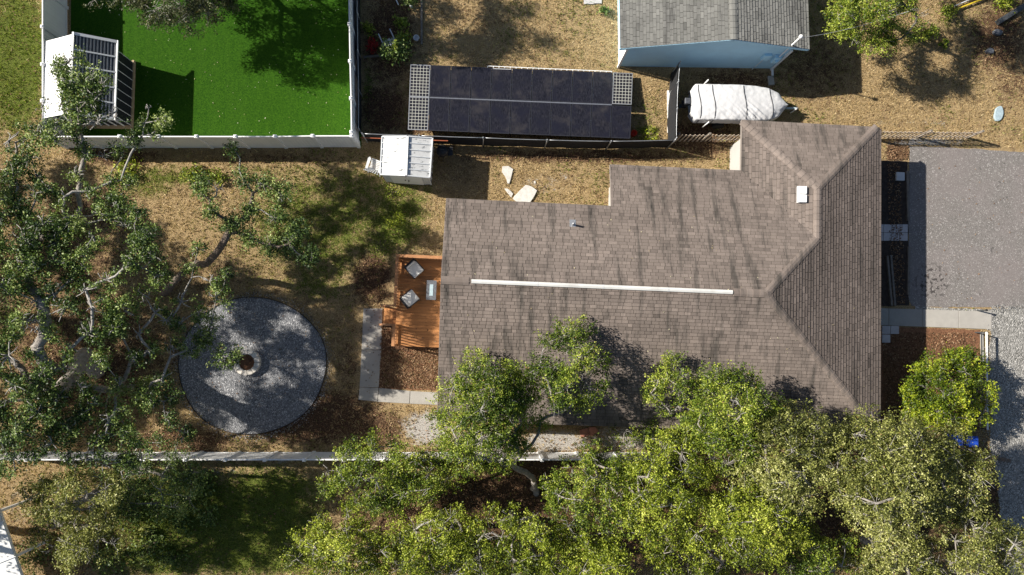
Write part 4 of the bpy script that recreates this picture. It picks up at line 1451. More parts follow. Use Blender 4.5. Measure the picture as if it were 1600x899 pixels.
timber([(1488, 18), (1545, -4)], 'yellow_pole', 'yellow painted pole lying on the brown grass', .07, .07, .12, 'yellow_paint', 'pole')
timber([(1556, 37), (1640, -16)], 'dark_beam', 'long dark steel beam resting on the brown leaf litter', .24, .22, 0., 'dark_metal', 'beam')
timber([(658.5, -30), (659, 70)], 'garden_edging', 'grey board edging between the garden bed and dry lawn', .10, .10, 0, 'grey_wood', 'edging')
timber([(568, 90), (597, 87.5)], 'garden_board', 'short grey board edging the lower end of the garden bed', .10, .09, 0, 'grey_wood', 'edging')
timber([(617, -2), (624, 13)], 'garden_stake', 'thin white stake in the garden bed', .05, .05, .3, 'trim_white', 'stake')
p = U(651, 62)
o = MB().lathe((p.x, p.y, 0), [(.10, 0), (.14, .2), (.15, .22), (.12, .22), (.10, .12), (0, .12)], 14).build('plant_pot', MATS['grey_plastic'], smooth=True)
tag(o, 'round grey plant pot at the end of the garden edging', 'plant pot')
p = U(642.5, 11.5)
o = MB().lathe((p.x, p.y, 0), [(.05, 0), (.07, .03), (.07, .16), (.02, .2), (0, .2)], 10).build('garden_light', MATS['trim_white'], smooth=True)
tag(o, 'small white round garden light among the plants', 'light')
o = MB().box((U(920, 1).x, U(920, 1).y, .03), (.5, .4, .06)).box((U(934, 0).x, U(934, 0).y, .03), (.36, .4, .055)).build('paving_stone', MATS['paver'])
tag(o, 'pale paving stone on dry grass beside the blue house', 'paver')

# ------------------------------------------------------------------ trees and shrubs
def np_noise3(P, f, seed):
    """cheap smooth pseudo-noise for clumping, -1..1"""
    r = np.random.default_rng(seed)
    v = np.zeros(len(P))
    for _ in range(5):
        k = r.normal(size=3) * f
        v += np.sin(P @ k + r.random() * 6.28)
    return v / 2.6


def lerp_cols(pal, u):
    pal = np.array(pal)
    x = np.clip(u, 0, .999) * (len(pal) - 1)
    i = x.astype(int)
    f = (x - i)[:, None]
    return pal[i] * (1 - f) + pal[i + 1] * f


PAL = {
    'lime': [(.038, .056, .006), (.145, .190, .014), (.335, .390, .036), (.54, .57, .11)],
    'green': [(.028, .052, .006), (.100, .155, .014), (.265, .325, .034), (.47, .49, .10)],
    'olive': [(.045, .055, .013), (.140, .156, .032), (.320, .332, .085), (.54, .53, .24)],
    'oak': [(.018, .036, .011), (.062, .112, .026), (.170, .240, .052), (.38, .44, .16)],
    'dark': [(.028, .040, .016), (.065, .080, .030), (.140, .148, .064), (.24, .24, .13)],
    'bright': [(.036, .064, .005), (.130, .185, .010), (.310, .365, .022), (.52, .52, .06)],
}


def tree(name, label, cat, base, clusters, pal, trunk_r=.16, fork=1.6, leaf=.076, dens=1.4, group=None, wood='bark', seed=0, flat=.55, tuft_r=.2, bare=0., lean=.35, thick=.05, per=27, shoot=.5, twig=.009):
    """base pixel, clusters [(px, py, z, r)]: a trunk forks into limbs that reach every leaf cluster; leaves fill the clusters in tufts"""
    r = random.Random(seed * 77 + 5)
    rng = np.random.default_rng(seed * 131 + 3)
    B = U(*base)
    C = [(U(x, y, z), rr) for x, y, z, rr in clusters]
    cen = sum((c for c, _ in C), Vector()) / len(C)
    T = thing(name, (B.x, B.y, 0), label, cat, group)
    # skeleton
    nodes, par = [Vector((B.x, B.y, -.1))], [-1]
    top = Vector((B.x, B.y, fork)).lerp(Vector((cen.x, cen.y, fork)), lean * .6)
    for k in range(1, 6):
        s = k / 5
        p = Vector((B.x, B.y, 0)).lerp(top, s)
        nodes.append(p + Vector((r.gauss(0, .04), r.gauss(0, .04), 0)))
        par.append(len(nodes) - 2)
    depth = [0, .1, .2, .3, .4, .5]
    tips = []
    order = sorted(range(len(C)), key=lambda i: (C[i][0] - top).length)
    for i in order:
        c, rr = C[i]
        tgt = c + Vector((0, 0, rr * r.uniform(-.2, .3)))
        best = min(range(4, len(nodes)), key=lambda j: (nodes[j] - tgt).length + .22 * depth[j] + (1.2 if nodes[j].z > tgt.z + .4 else 0))
        a = nodes[best]
        L = (tgt - a).length
        k = max(2, int(L / .4))
        prev = best
        sway = Vector((r.gauss(0, .12), r.gauss(0, .12), r.uniform(.0, .16))) * L
        for s in range(1, k + 1):
            f = s / k
            p = a.lerp(tgt, f) + sway * (4 * f * (1 - f)) * .6 + Vector((r.gauss(0, .05), r.gauss(0, .05), r.gauss(0, .04)))
            nodes.append(p)
            par.append(prev)
            depth.append(depth[prev] + L / k)
            prev = len(nodes) - 1
        tips.append((prev, c, rr))
    # twigs inside each cluster
    tw = []
    for ti, c, rr in tips:
        for _ in range(max(4, int(5 + rr * 5))):
            d = Vector((r.gauss(0, 1), r.gauss(0, 1), abs(r.gauss(.35, .6))))
            d = d.normalized() * rr * r.uniform(.55, 1.05)
            d.z *= flat + .2
            e = c + d
            nodes.append(nodes[ti].lerp(e, .5) + Vector((r.gauss(0, .06), r.gauss(0, .06), r.gauss(.04, .05))))
            par.append(ti)
            depth.append(0)
            nodes.append(e)
            par.append(len(nodes) - 2)
            depth.append(0)
            tw.append(e)
    cnt = [0.] * len(nodes)
    kids = [[] for _ in nodes]
    for i, p in enumerate(par):
        if p >= 0:
            kids[p].append(i)
    for i in range(len(nodes) - 1, -1, -1):
        cnt[i] = max(1, sum(cnt[k] for k in kids[i]))
    rad = lambda i: max(twig, trunk_r * (cnt[i] / cnt[0]) ** .58)
    tb, lb, tg = MB(), MB(), MB()
    tb.tube([nodes[k] for k in range(6)], [trunk_r * (1.35 if k == 0 else 1.1 if k == 1 else 1) for k in range(6)], 9)
    done = set(range(6))
    for i in range(6, len(nodes)):
        if i in done:
            continue
        pth, j = [par[i]], i
        while True:
            pth.append(j)
            done.add(j)
            nx_ = [k for k in kids[j] if k not in done]
            if not nx_:
                break
            j = max(nx_, key=lambda k: cnt[k])
        rs = [rad(k) for k in pth]
        rs[0] = min(rs[0], rs[1] * 1.25)
        rs[-1] *= .6
        (lb if rs[0] > thick else tg).tube([nodes[k] for k in pth], rs, 7 if rs[0] > .06 else 5 if rs[0] > .025 else 4)
    tb.build('trunk', MATS[wood], T, True)
    if lb.v:
        lb.build('limbs', MATS[wood], T, True)
    tag(tg.build('twigs', MATS['bark_pale'], T, True), kind='stuff')
    # leaves: tufts around twig ends and through the clusters
    tufts = [np.array([tuple(t) for t in tw])]
    for c, rr in C:
        m_ = int(dens * 26 * rr * rr / .25)
        d = rng.normal(size=(m_, 3))
        d /= np.linalg.norm(d, axis=1)[:, None]
        d *= (rng.random(m_) ** .45 * rr * (.85 + .35 * rng.random(m_)))[:, None]
        d[:, 2] *= flat
        tufts.append(np.array(tuple(c)) + d)
    tf = np.concatenate(tufts)
    keep = (np_noise3(tf, 3.0, seed + 9) > -.5 + bare) & (np_noise3(tf, 7., seed + 19) > -.55 + bare * .5)
    tf = tf[keep]
    od = tf - np.array(tuple(cen))
    od = od / (np.linalg.norm(od, axis=1)[:, None] + 1e-6) * .55 + rng.normal(size=tf.shape) * .6 + np.array([0, 0, .45])
    od /= np.linalg.norm(od, axis=1)[:, None]
    ll = shoot * (.6 + .8 * rng.random(len(tf)))
    sp_ = rng.random(len(tf) * per)
    P = np.repeat(tf, per, axis=0) + np.repeat(od * ll[:, None], per, axis=0) * (sp_ - .4)[:, None]
    P += rng.normal(size=P.shape) * np.array([1, 1, .8]) * (tuft_r * .5 * (1.15 - .75 * sp_))[:, None]
    shade = np.clip(.40 + .24 * np_noise3(tf, 1.3, seed + 2) + .20 * rng.normal(size=len(tf)), 0, 1)
    u = np.clip(np.repeat(shade, per) + .2 * rng.normal(size=len(P)), 0, 1)
    tint = lerp_cols(PAL[pal], u)
    odd = rng.random(len(P)) < .012
    tint[odd] = np.array([.26, .17, .06])
    V, Q, cl = leaf_quads(P, np.full(len(P), leaf), tint, .55, .55, rng)
    me = np_mesh('crown', V - np.array([B.x, B.y, 0]), Q, cl, M_leaf)
    link('crown', me, T)
    return T


def dome(px, py, rx, ry, z0, z1, n, r=.55, seed=0, low=None):
    """cluster centres spread over a crown: pixel ellipse, edge height z0, top z1"""
    q = random.Random(seed * 13 + 1)
    low = (4 <= seed <= 19 or seed == 66) if low is None else low
    out, k = [], 0
    pts = []
    while len(pts) < n and k < 4000:
        k += 1
        a, u = q.uniform(0, 6.283), q.random() ** .5
        x, y = u * math.cos(a), u * math.sin(a)
        if all(((x - b[0]) ** 2 + (y - b[1]) ** 2) > (1.45 / n ** .5) ** 2 * (.9 if k < 2000 else .6) for b in pts):
            pts.append((x, y))
            z = z0 + (z1 - z0) * math.sqrt(max(0, 1 - u * u)) + q.gauss(0, .3)
            out.append((px + rx * x * .9, py + ry * y * .9, z, r * q.uniform(.75, 1.25)))
            if low and len(pts) % 3 == 0:
                out.append((px + rx * x * .9 + q.gauss(0, 14), py + ry * y * .9 + q.gauss(0, 14), z * q.uniform(.42, .62), r * .9))
    return out


gH = 'trees below the house'
tree('house_tree', 'tall leafy tree whose two crowns overhang the brown roof edge', 'tree', (838, 772), dome(758, 645, 72, 88, 4.3, 6.2, 30, .64, 1) + [(712, 590, 4.6, .5), (735, 572, 4.8, .4)] + dome(882, 578, 60, 74, 4.4, 5.7, 16, .55, 2) + [(820, 700, 4.6, .4), (845, 660, 4.4, .35)], 'green', .12, 1.8, group=gH, seed=1)
tree('slender_tree', 'small slender tree with pale stems standing against the brown eave', 'tree', (1046, 690), dome(1050, 605, 36, 44, 3.6, 4.8, 9, .42, 3) + [(1020, 655, 2.6, .25), (1000, 660, 2.2, .3)], 'green', .07, 1.4, group=gH, seed=2)
tree('leafy_tree', 'full green tree beside the slender tree, overhanging the eave', 'tree', (1135, 740), dome(1145, 655, 72, 82, 4.8, 6.4, 24, .62, 4), 'green', .16, 1.8, group=gH, seed=3)
tree('live_oak', 'olive-green live oak between the leafy tree and the widest oak', 'tree', (1250, 815), dome(1235, 715, 82, 78, 5.2, 6.8, 24, .62, 5), 'olive', .18, 1.7, group=gH, seed=4)
tree('live_oak', 'widest olive-green live oak, below the round bright tree', 'tree', (1352, 842), dome(1385, 735, 100, 88, 5.4, 7.4, 34, .66, 6) + dome(1480, 745, 72, 72, 4.6, 5.8, 16, .6, 66), 'olive', .24, 2.0, group=gH, seed=5)
tree('yellow_tree', 'yellow-green tree below the live oak, with brown litter around', 'tree', (1165, 800), dome(1180, 815, 82, 76, 4.6, 6.2, 22, .6, 7), 'lime', .15, 1.6, group=gH, seed=6)
tree('yellow_tree', 'tall yellow-green tree rising below the slender tree', 'tree', (1035, 760), dome(1040, 775, 72, 98, 4.6, 6.2, 26, .6, 8), 'lime', .15, 1.6, group=gH, seed=7, bare=.1)
tree('open_tree', 'open green tree with gaps beside the two red pavers', 'tree', (918, 735), dome(925, 775, 76, 76, 3.8, 5.4, 20, .55, 9), 'green', .13, 1.5, group=gH, seed=8, bare=.18)
tree('yellow_tree', 'yellow-green tree just below the forked house tree', 'tree', (800, 800), dome(800, 858, 84, 66, 4., 5.6, 20, .6, 10), 'lime', .14, 1.5, group=gH, seed=9, bare=.1)
tree('yellow_tree', 'pale yellow-green tree next to the brown clearing below the fence', 'tree', (690, 800), dome(690, 858, 80, 66, 3.6, 5.0, 20, .58, 11), 'lime', .13, 1.4, group=gH, seed=10, bare=.08)
tree('fence_tree', 'low spreading green tree hanging over the long white fence', 'tree', (620, 740), dome(612, 742, 118, 58, 2.8, 4.2, 26, .55, 12) + [(690, 690, 3.4, .4)], 'green', .13, 1.2, group=gH, seed=11, bare=.05)
tree('yellow_tree', 'low yellow-green tree at the edge of the shaded grass', 'tree', (540, 830), dome(540, 862, 100, 48, 2.8, 4.2, 22, .55, 13), 'lime', .12, 1.2, group=gH, seed=12, bare=.05)
tree('yellow_tree', 'bushy yellow-green tree under the open green tree', 'tree', (935, 850), dome(925, 885, 66, 46, 3.6, 5.2, 14, .58, 14), 'lime', .12, 1.3, group=gH, seed=13)
tree('live_oak', 'smaller olive live oak with exposed pale trunk below the widest oak', 'tree', (1330, 880), dome(1400, 872, 84, 46, 3.6, 5.0, 16, .55, 15), 'olive', .15, 1.4, group=gH, seed=14)
tree('live_oak', 'pale olive live oak by the gravel drive below the log', 'tree', (1530, 830), dome(1545, 860, 84, 56, 3.6, 5.2, 18, .58, 16), 'olive', .15, 1.4, group=gH, seed=15)
tree('yellow_tree', 'small green tree between the yellow-green trees and the live oaks', 'tree', (1275, 860), dome(1280, 872, 60, 44, 3.4, 4.6, 12, .5, 17), 'green', .11, 1.3, group=gH, seed=16)
tree('yellow_tree', 'green understorey tree between the house tree and the slender tree', 'tree', (975, 725), dome(985, 705, 60, 44, 2.2, 3.4, 11, .42, 18), 'green', .08, 1.0, group=gH, seed=17, bare=.2)
tree('yellow_tree', 'bushy lime tree filling the gap beside the tall yellow-green tree', 'tree', (1080, 850), dome(1075, 882, 64, 44, 3.4, 4.8, 12, .55, 19), 'lime', .11, 1.3, group=gH, seed=18)
tree('round_tree', 'dense round bright green tree in the front mulch bed', 'tree', (1483, 612), dome(1484, 612, 70, 66, 1.7, 3.1, 36, .46, 20) + [(1465, 590, 3.3, .4), (1500, 622, 3.4, .38), (1440, 630, 2.6, .36), (1520, 575, 2.4, .32)], 'bright', .10, .9, leaf=.085, dens=1.2, seed=19, flat=.8, bare=-.2, shoot=.3)

oak = [(110, 100, 6.4, .55), (135, 128, 6.6, .65), (150, 162, 6.6, .7), (110, 140, 6.4, .55), (165, 140, 6.5, .5), (125, 175, 6.5, .5), (150, 195, 6.3, .45), (95, 120, 6.3, .4), (98, 160, 6.3, .45), (182, 178, 6.4, .4), (84, 214, 6.2, .45), (112, 190, 6.4, .45), (60, 210, 6., .5), (20, 218, 6., .55), (50, 250, 6., .5), (20, 275, 6., .5),
       (132, 240, 5.6, .4), (166, 240, 5.4, .4), (120, 272, 5.6, .4), (205, 216, 5.8, .28), (255, 188, 6., .3), (238, 210, 5.8, .26), (225, 195, 6, .22),
       (70, 350, 6.6, .6), (40, 372, 6.8, .6), (30, 412, 6.8, .65), (92, 380, 6.4, .5), (18, 450, 7, .65), (60, 420, 6.8, .5), (112, 350, 6.4, .45), (160, 330, 6., .4), (186, 318, 6., .4), (190, 350, 5.8, .4), (220, 388, 7.0, .45), (240, 402, 7.0, .45),
       (170, 440, 6.4, .5), (140, 452, 6.6, .5), (190, 482, 6.2, .6), (150, 482, 6.6, .6), (100, 482, 6.8, .5), (140, 520, 6.4, .55), (180, 512, 6.2, .5), (35, 500, 7, .5), (175, 285, 5.6, .3),
       (310, 392, 4.6, 0.36), (300, 422, 4.6, 0.36), (330, 440, 4.6, 0.44), (342, 462, 4.6, 0.49), (290, 470, 4.8, 0.55), (312, 490, 4.6, 0.44), (262, 500, 5., 0.44), (270, 540, 4.6, 0.42), (322, 530, 4.4, 0.47), (350, 556, 4.2, 0.52), (362, 548, 4., .36), (352, 572, 4., .3), (366, 562, 3.9, .22), (335, 502, 4.4, 0.33), (355, 430, 4.6, 0.29),
       (20, 560, 6.8, .55), (30, 602, 6.8, .6), (62, 642, 6.6, .65), (30, 672, 6.8, .6), (92, 620, 6.2, .5), (72, 582, 6.6, .45), (82, 692, 6.4, .5), (20, 722, 6.6, .55), (112, 670, 6.2, .5), (152, 690, 5.8, .5), (192, 680, 5.6, .5), (222, 700, 5.4, .42), (200, 730, 5.4, .5), (160, 722, 5.8, .45),
       (215, 560, 5.4, .35), (190, 600, 5.2, .45), (230, 625, 5., .5), (130, 605, 6, .4), (262, 655, 4.8, .4), (290, 680, 4.6, .35), (-20, 380, 7, .7), (-25, 520, 7, .7), (-20, 640, 7, .7), (-40, 300, 7, .6), (-50, 450, 7.4, .8), (-60, 580, 7.2, .8), (230, 600, 3.6, .4), (60, 300, 6.2, .4), (130, 395, 6.6, .35)]
_q = random.Random(99)
oak += [(x + _q.gauss(0, 15), y + _q.gauss(0, 15), z + _q.gauss(-.5, .35), rr * _q.uniform(.55, .85)) for x, y, z, rr in oak if x < 235]
oak += dome(-95, 480, 95, 190, 5.6, 7.2, 34, .75, 60) + [(x, y, z, .36) for x, y, z in ((215, 335, 7.0), (235, 365, 7.2), (205, 410, 7.2), (250, 430, 6.8), (225, 460, 5.6), (245, 485, 5.2), (215, 520, 5.6), (235, 545, 5.2), (160, 560, 6), (100, 575, 6.2), (255, 590, 4.8), (270, 620, 4.6), (150, 630, 5.8), (185, 640, 5.4), (15, 310, 6.2), (100, 310, 6), (140, 300, 5.8), (40, 340, 6.2), (150, 370, 6.2), (120, 420, 6.4), (60, 500, 6.8), (80, 520, 6.6), (20, 525, 6.8), (285, 505, 4.8), (300, 545, 4.4))] + [(x, y, z, .42) for x, y, z in ((30, 325, 6.2), (5, 340, 6.4), (85, 450, 6.6), (60, 470, 6.6), (110, 545, 6.2), (60, 545, 6.6), (45, 640, 6.6), (5, 640, 6.8), (130, 650, 6.), (170, 655, 5.8), (5, 690, 6.6), (55, 705, 6.4), (110, 715, 6.), (95, 410, 6.6))]
tree('spreading_oak', 'huge spreading oak with crooked pale limbs reaching the gravel circle', 'tree', (150, 578), oak, 'oak', .34, 1.7, .085, 1.5, seed=30, bare=.04, twig=.018, shoot=.4, tuft_r=.2, wood='bark', thick=.085)
oak2 = [(320, 285, 4.4, 0.45), (342, 300, 4.4, 0.50), (382, 284, 4.3, 0.50), (412, 290, 4.2, 0.45), (440, 302, 4.2, 0.50), (392, 330, 4., 0.43), (362, 350, 4.2, 0.45), (432, 342, 4., 0.50), (462, 360, 4., 0.47), (482, 402, 3.8, 0.43), (422, 382, 3.9, 0.45), (392, 372, 4., 0.43), (452, 384, 3.8, 0.47), (365, 233, 4.6, 0.25), (318, 300, 4.6, 0.38), (330, 330, 4.6, 0.33)]
tree('neighbour_oak', 'broad oak beyond the carport and pavilion fence, shading the left yard', 'tree', (-340, 430), dome(-400, 400, 190, 300, 5.0, 7.6, 80, .78, 61), 'oak', .34, 2.2, .15, 1.2, seed=38, bare=-.05, wood='bark_dark', thick=.09, per=14)
tree('neighbour_tree', 'leafy tree beside the carport that shades the grass below the fence', 'tree', (-110, 820), dome(-150, 790, 130, 120, 4.6, 6.2, 36, .7, 62), 'olive', .18, 1.8, .12, 1.0, seed=39, per=14)
tree('leaning_oak', 'dark green oak with thick leaning trunk above the gravel circle', 'tree', (255, 458), oak2, 'oak', .15, 1.6, .085, 1.8, seed=31, bare=-.15, lean=.6, wood='bark_dark', thick=.07)
tree('corner_tree', 'olive tree with bare pale twigs below the fence by the shaded grass', 'tree', (150, 770), dome(110, 770, 72, 44, 4.2, 5.6, 16, .52, 40) + dome(125, 845, 74, 40, 3.4, 4.6, 13, .5, 41), 'olive', .14, 1.5, seed=32, bare=.12)
tree('corner_tree', 'dark understorey tree in shade under the spreading oak by the fence', 'tree', (235, 735), dome(245, 745, 72, 62, 2.2, 3.4, 16, .5, 42), 'oak', .10, 1.0, seed=33, bare=.2)
tree('lawn_tree', 'dark drooping tree hanging over the top of the artificial lawn', 'tree', (330, -60), dome(285, -6, 84, 48, 2.6, 3.8, 34, .5, 43) + dome(330, -75, 140, 55, 3.2, 4.4, 44, .66, 44) + [(150, 2, 3.4, .42), (185, 0, 3.4, .35), (335, 30, 2.6, .34), (240, 30, 2.6, .34)], 'dark', .16, 1.6, seed=34, bare=.05)
tree('boundary_tree', 'leafy tree beyond the garden that shades the dry lawn', 'tree', (470, -110), dome(440, -130, 110, 80, 4.2, 6.0, 30, .62, 45), 'dark', .16, 1.7, seed=35)
tree('yard_tree', 'bright green tree beside the blue house roof', 'tree', (1378, 30), dome(1370, 18, 76, 58, 2.4, 4.2, 26, .5, 46), 'green', .12, 1.2, seed=36)
tree('yard_tree', 'larger tree beyond the poles that shades the brown grass', 'tree', (1470, -60), dome(1470, -90, 110, 70, 3.6, 5.2, 26, .62, 47), 'green', .15, 1.5, seed=37)


def shrub(name, label, px, py, rad, h, pal, n=1, seed=0, leaf=.12, cat='plant', group=None, up=.4):
    """low leafy plant: several short stems and a loose mound of leaves"""
    rng = np.random.default_rng(seed + 500)
    B = U(px, py)
    T = thing(name, (B.x, B.y, 0), label, cat, group)
    m = MB()
    tips = []
    for k in range(max(5, int(9 * rad / .3))):
        a, q = rng.random() * 6.28, rad * (.25 + .7 * rng.random())
        e = Vector((B.x + q * math.cos(a), B.y + q * math.sin(a), h * (.45 + .55 * rng.random())))
        m.tube([(B.x, B.y, -.02), Vector((B.x, B.y, 0)).lerp(e, .5) + Vector((0, 0, h * .12)), e], [.014, .01, .005], 4)
        tips.append(tuple(e))
    m.build('stems', MATS['bark_dark'], T)
    P = np.repeat(np.array(tips), 26 * n, axis=0)
    P = P + rng.normal(size=P.shape) * np.array([rad * .28, rad * .28, h * .18])
    P[:, 2] = np.maximum(P[:, 2], .02)
    tint = lerp_cols(PAL[pal], np.clip(.5 + .25 * rng.normal(size=len(P)), 0, 1))
    V, Q, cl = leaf_quads(P, np.full(len(P), leaf), tint, up, .5, rng)
    link('leaves', np_mesh('leaves', V - np.array([B.x, B.y, 0]), Q, cl, M_leaf), T)
    return T


PAL['red'] = [(.20, .01, .01), (.34, .02, .02), (.42, .04, .03), (.45, .06, .05)]
shrub('garden_bush', 'largest dark green bush at the lower end of the garden bed', 620, 86, .62, .8, 'oak', 2, 1)
shrub('garden_bush', 'bright green broad-leaved plant on top of the largest garden bush', 622, 84, .16, .95, 'green', 1, 2, .16)
shrub('garden_plant', 'small green plant between the tipped chair and the plant pot', 632, 62, .34, .4, 'green', 1, 3)
shrub('garden_plant', 'small green plant beside the white garden stake', 627, 36, .34, .4, 'green', 1, 4)
shrub('garden_plant', 'green plant by the small white garden light', 640, 2, .4, .5, 'oak', 1, 5)
shrub('garden_plant', 'yellow-green weed between the white fence and the tipped chair', 577, 48, .28, .3, 'lime', 1, 6)
shrub('red_plant', 'red-leaved plant in the garden bed near the white fence', 582, 76, .3, .35, 'red', 1, 7)
shrub('grass_clump', 'brightest green weed clump on the lawn above the deck', 617, 340, .5, .10, 'bright', 2, 8, .06, up=1.)
shrub('grass_clump', 'green weed patch between the deck corner and the brightest clump', 596, 385, .5, .09, 'green', 1, 9, .06, up=1.)
shrub('grass_clump', 'green weed patch near the corner of the dry lawn under the shed', 612, 300, .5, .09, 'lime', 1, 10, .06, up=1.)
shrub('grass_clump', 'low leafy weeds along the fence below the artificial lawn', 300, 272, .45, .3, 'green', 1, 11)
shrub('grass_clump', 'leafy weed clump beside the pale fence base below the pavilion', 205, 268, .5, .3, 'lime', 1, 12)
shrub('grass_clump', 'leafy weed clump under the dark oak twigs below the lawn fence', 340, 280, .45, .3, 'green', 1, 13)
shrub('weed', 'green weed at the feet of the yellow pole', 1478, 24, .4, .4, 'green', 1, 14)
shrub('weed', 'small green weed on the tan grass below the yard tree', 1449, 54, .4, .3, 'green', 1, 15)
shrub('weed', 'tiny green weed on the tan grass by the shade edge', 1472, 71, .2, .2, 'green', 1, 16)
shrub('weed', 'bright weed between the yellow pole and the dark beam', 1566, 6, .5, .4, 'lime', 1, 17)
shrub('weed', 'green tuft beside the red bucket under the solar panels', 1016, 214, .4, .2, 'bright', 1, 18, .09)
shrub('weed', 'dark green seedling on dry grass left of the blue house', 943, 20, .25, .3, 'oak', 1, 19)
shrub('fern', 'fern-like plant at the fence beside the shaded grass', 325, 755, .5, .5, 'oak', 1, 20, .16)
shrub('fern', 'small pale palm seedling on the shaded grass', 224, 832, .35, .35, 'olive', 1, 21, .2)

for i, (x, y, q) in enumerate(((205, 800, .7), (255, 790, .6), (290, 815, .5), (235, 850, .7), (180, 870, .7), (275, 870, .5), (60, 870, .6), (330, 800, .45), (215, 760, .6), (300, 770, .5))):
    shrub('low_shrub', 'low dark green shrub in the shaded grass below the long fence', x, y, q, .45, 'oak', 1, 60 + i, .11, group='low shrubs in the shaded grass')
# ------------------------------------------------------------------ grass blades, fallen leaves, chips
def on_ground(n, rng, box=(-60, -60, 1660, 960)):
    x0, x1 = U(box[0], 450).x, U(box[2], 450).x
    y0, y1 = U(800, box[3]).y, U(800, box[1]).y
    return np.stack([x0 + (x1 - x0) * rng.random(n), y0 + (y1 - y0) * rng.random(n)], 1)


def inside(PX, PY, poly):
    r = np.zeros(len(PX), bool)
    n = len(poly)
    for i in range(n):
        (xa, ya), (xb, yb) = poly[i], poly[(i + 1) % n]
        c = ((ya > PY) != (yb > PY)) & (PX < (xb - xa) * (PY - ya) / (yb - ya + 1e-9) + xa)
        r ^= c
    return r


HARD = [[(1419, 226), (1700, 236), (1700, 482), (1419, 482)], [(1320, 478), (1552, 484), (1552, 518), (1320, 512)], [(103, -200), (566, -200), (567, 232), (103, 232)],
        [(558, 480), (600, 480), (597, 606), (720, 612), (720, 636), (556, 630)], [(600, 398), (720, 398), (720, 548), (600, 548)], [(705, 330), (958, 330), (958, 275), (1320, 280), (1330, 650), (705, 635)],
        [(1546, 482), (1700, 482), (1700, 960), (1575, 960), (1560, 760), (1546, 700)], [(1330, 250), (1420, 250), (1420, 480), (1330, 480)], [(975, 112), (1214, 112), (1214, -200), (975, -200)], [(1320, 506), (1532, 514), (1532, 674), (1320, 674)]]
rng = np.random.default_rng(5)
XY = on_ground(230000, rng)
PX, PY = pix_of(XY[:, 0], XY[:, 1])
ok = np.ones(len(XY), bool)
for h in HARD:
    ok &= ~inside(PX, PY, h)
ok &= (((PX - 395) / 114) ** 2 + ((PY - 571) / 107) ** 2) > 1
XY, PX, PY = XY[ok], PX[ok], PY[ok]
cv_ = cover(PX, PY)
P3 = np.stack([XY[:, 0], XY[:, 1], np.zeros(len(XY))], 1)
nz = np_noise3(P3, .9, 77) * .25 + np_noise3(P3, 3.1, 78) * .22 + rng.normal(size=len(XY)) * .12
g_w = np.clip(cv_[:, 0] + nz, 0, 1)
gr_ok = rng.random(len(XY)) > np.clip(np.maximum(cv_[:, 1] * .95, cv_[:, 2]) + nz * .5, 0, .97)
G, gw = XY[gr_ok], g_w[gr_ok]
dryc = lerp_cols([(.13, .087, .042), (.31, .222, .112), (.50, .375, .20), (.66, .53, .32)], np.clip(.5 + .24 * rng.normal(size=len(G)), 0, 1))
grnc = lerp_cols([(.04, .065, .010), (.10, .145, .02), (.19, .235, .036), (.30, .33, .07)], np.clip(.5 + .22 * rng.normal(size=len(G)), 0, 1))
k = np.clip((gw - .25) / .4, 0, 1)[:, None]
gc = dryc * (1 - k) + grnc * k
nbl = 2
GP = np.repeat(G, nbl, axis=0) + rng.normal(size=(len(G) * nbl, 2)) * .03
gc = np.repeat(gc, nbl, axis=0) * (.8 + .4 * rng.random((len(GP), 1)))
hgt = (.045 + .075 * rng.random(len(GP))) * np.repeat(.8 + .6 * k[:, 0], nbl)
ang = rng.random(len(GP)) * 6.283
ln = rng.normal(size=(len(GP), 2)) * .075
wd = .010 + .012 * rng.random(len(GP))
V = np.zeros((len(GP), 3, 3))
V[:, 0, :2] = GP - np.stack([np.cos(ang), np.sin(ang)], 1) * wd[:, None]
V[:, 1, :2] = GP + np.stack([np.cos(ang), np.sin(ang)], 1) * wd[:, None]
V[:, 2, :2] = GP + ln
V[:, 2, 2] = hgt
me = np_mesh('grass', V.reshape(-1, 3), np.arange(len(GP) * 3).reshape(-1, 3), np.repeat(gc, 3, axis=0), M_grass)
tag(link('grass', me), 'short dry and green grass blades over the yard', 'grass', None, 'stuff')

# fallen leaves over litter areas and beds
L_ok = rng.random(len(XY)) < np.clip(cv_[:, 1] * 1.0 + nz * .3 - .08, 0, .75)
LP = XY[L_ok]
beds = []
for x0, y0, x1, y1, n in ((594, 545, 720, 606, 3200), (1378, 520, 1528, 670, 6500), (594, 508, 612, 545, 300), (1385, 256, 1414, 475, 900), (1385, 228, 1419, 250, 700)):
    a, b = U(x0, y0), U(x1, y1)
    beds.append(np.stack([a.x + (b.x - a.x) * rng.random(n), a.y + (b.y - a.y) * rng.random(n)], 1))
LB = np.concatenate(beds)


def scatter(name, label, cat, P2, pal, size, z, up=1.6, asp=.5, mt=M_litter):
    n = len(P2)
    P = np.concatenate([P2, z + .02 * rng.random((n, 1))], 1)
    tint = lerp_cols(pal, np.clip(.45 + .27 * rng.normal(size=n), 0, 1))
    V, Q, cl = leaf_quads(P, np.full(n, size), tint, up, asp, rng)
    V[:, 2] = np.maximum(V[:, 2], z - .012)
    tag(link(name, np_mesh(name, V, Q, cl, mt)), label, cat, None, 'stuff')


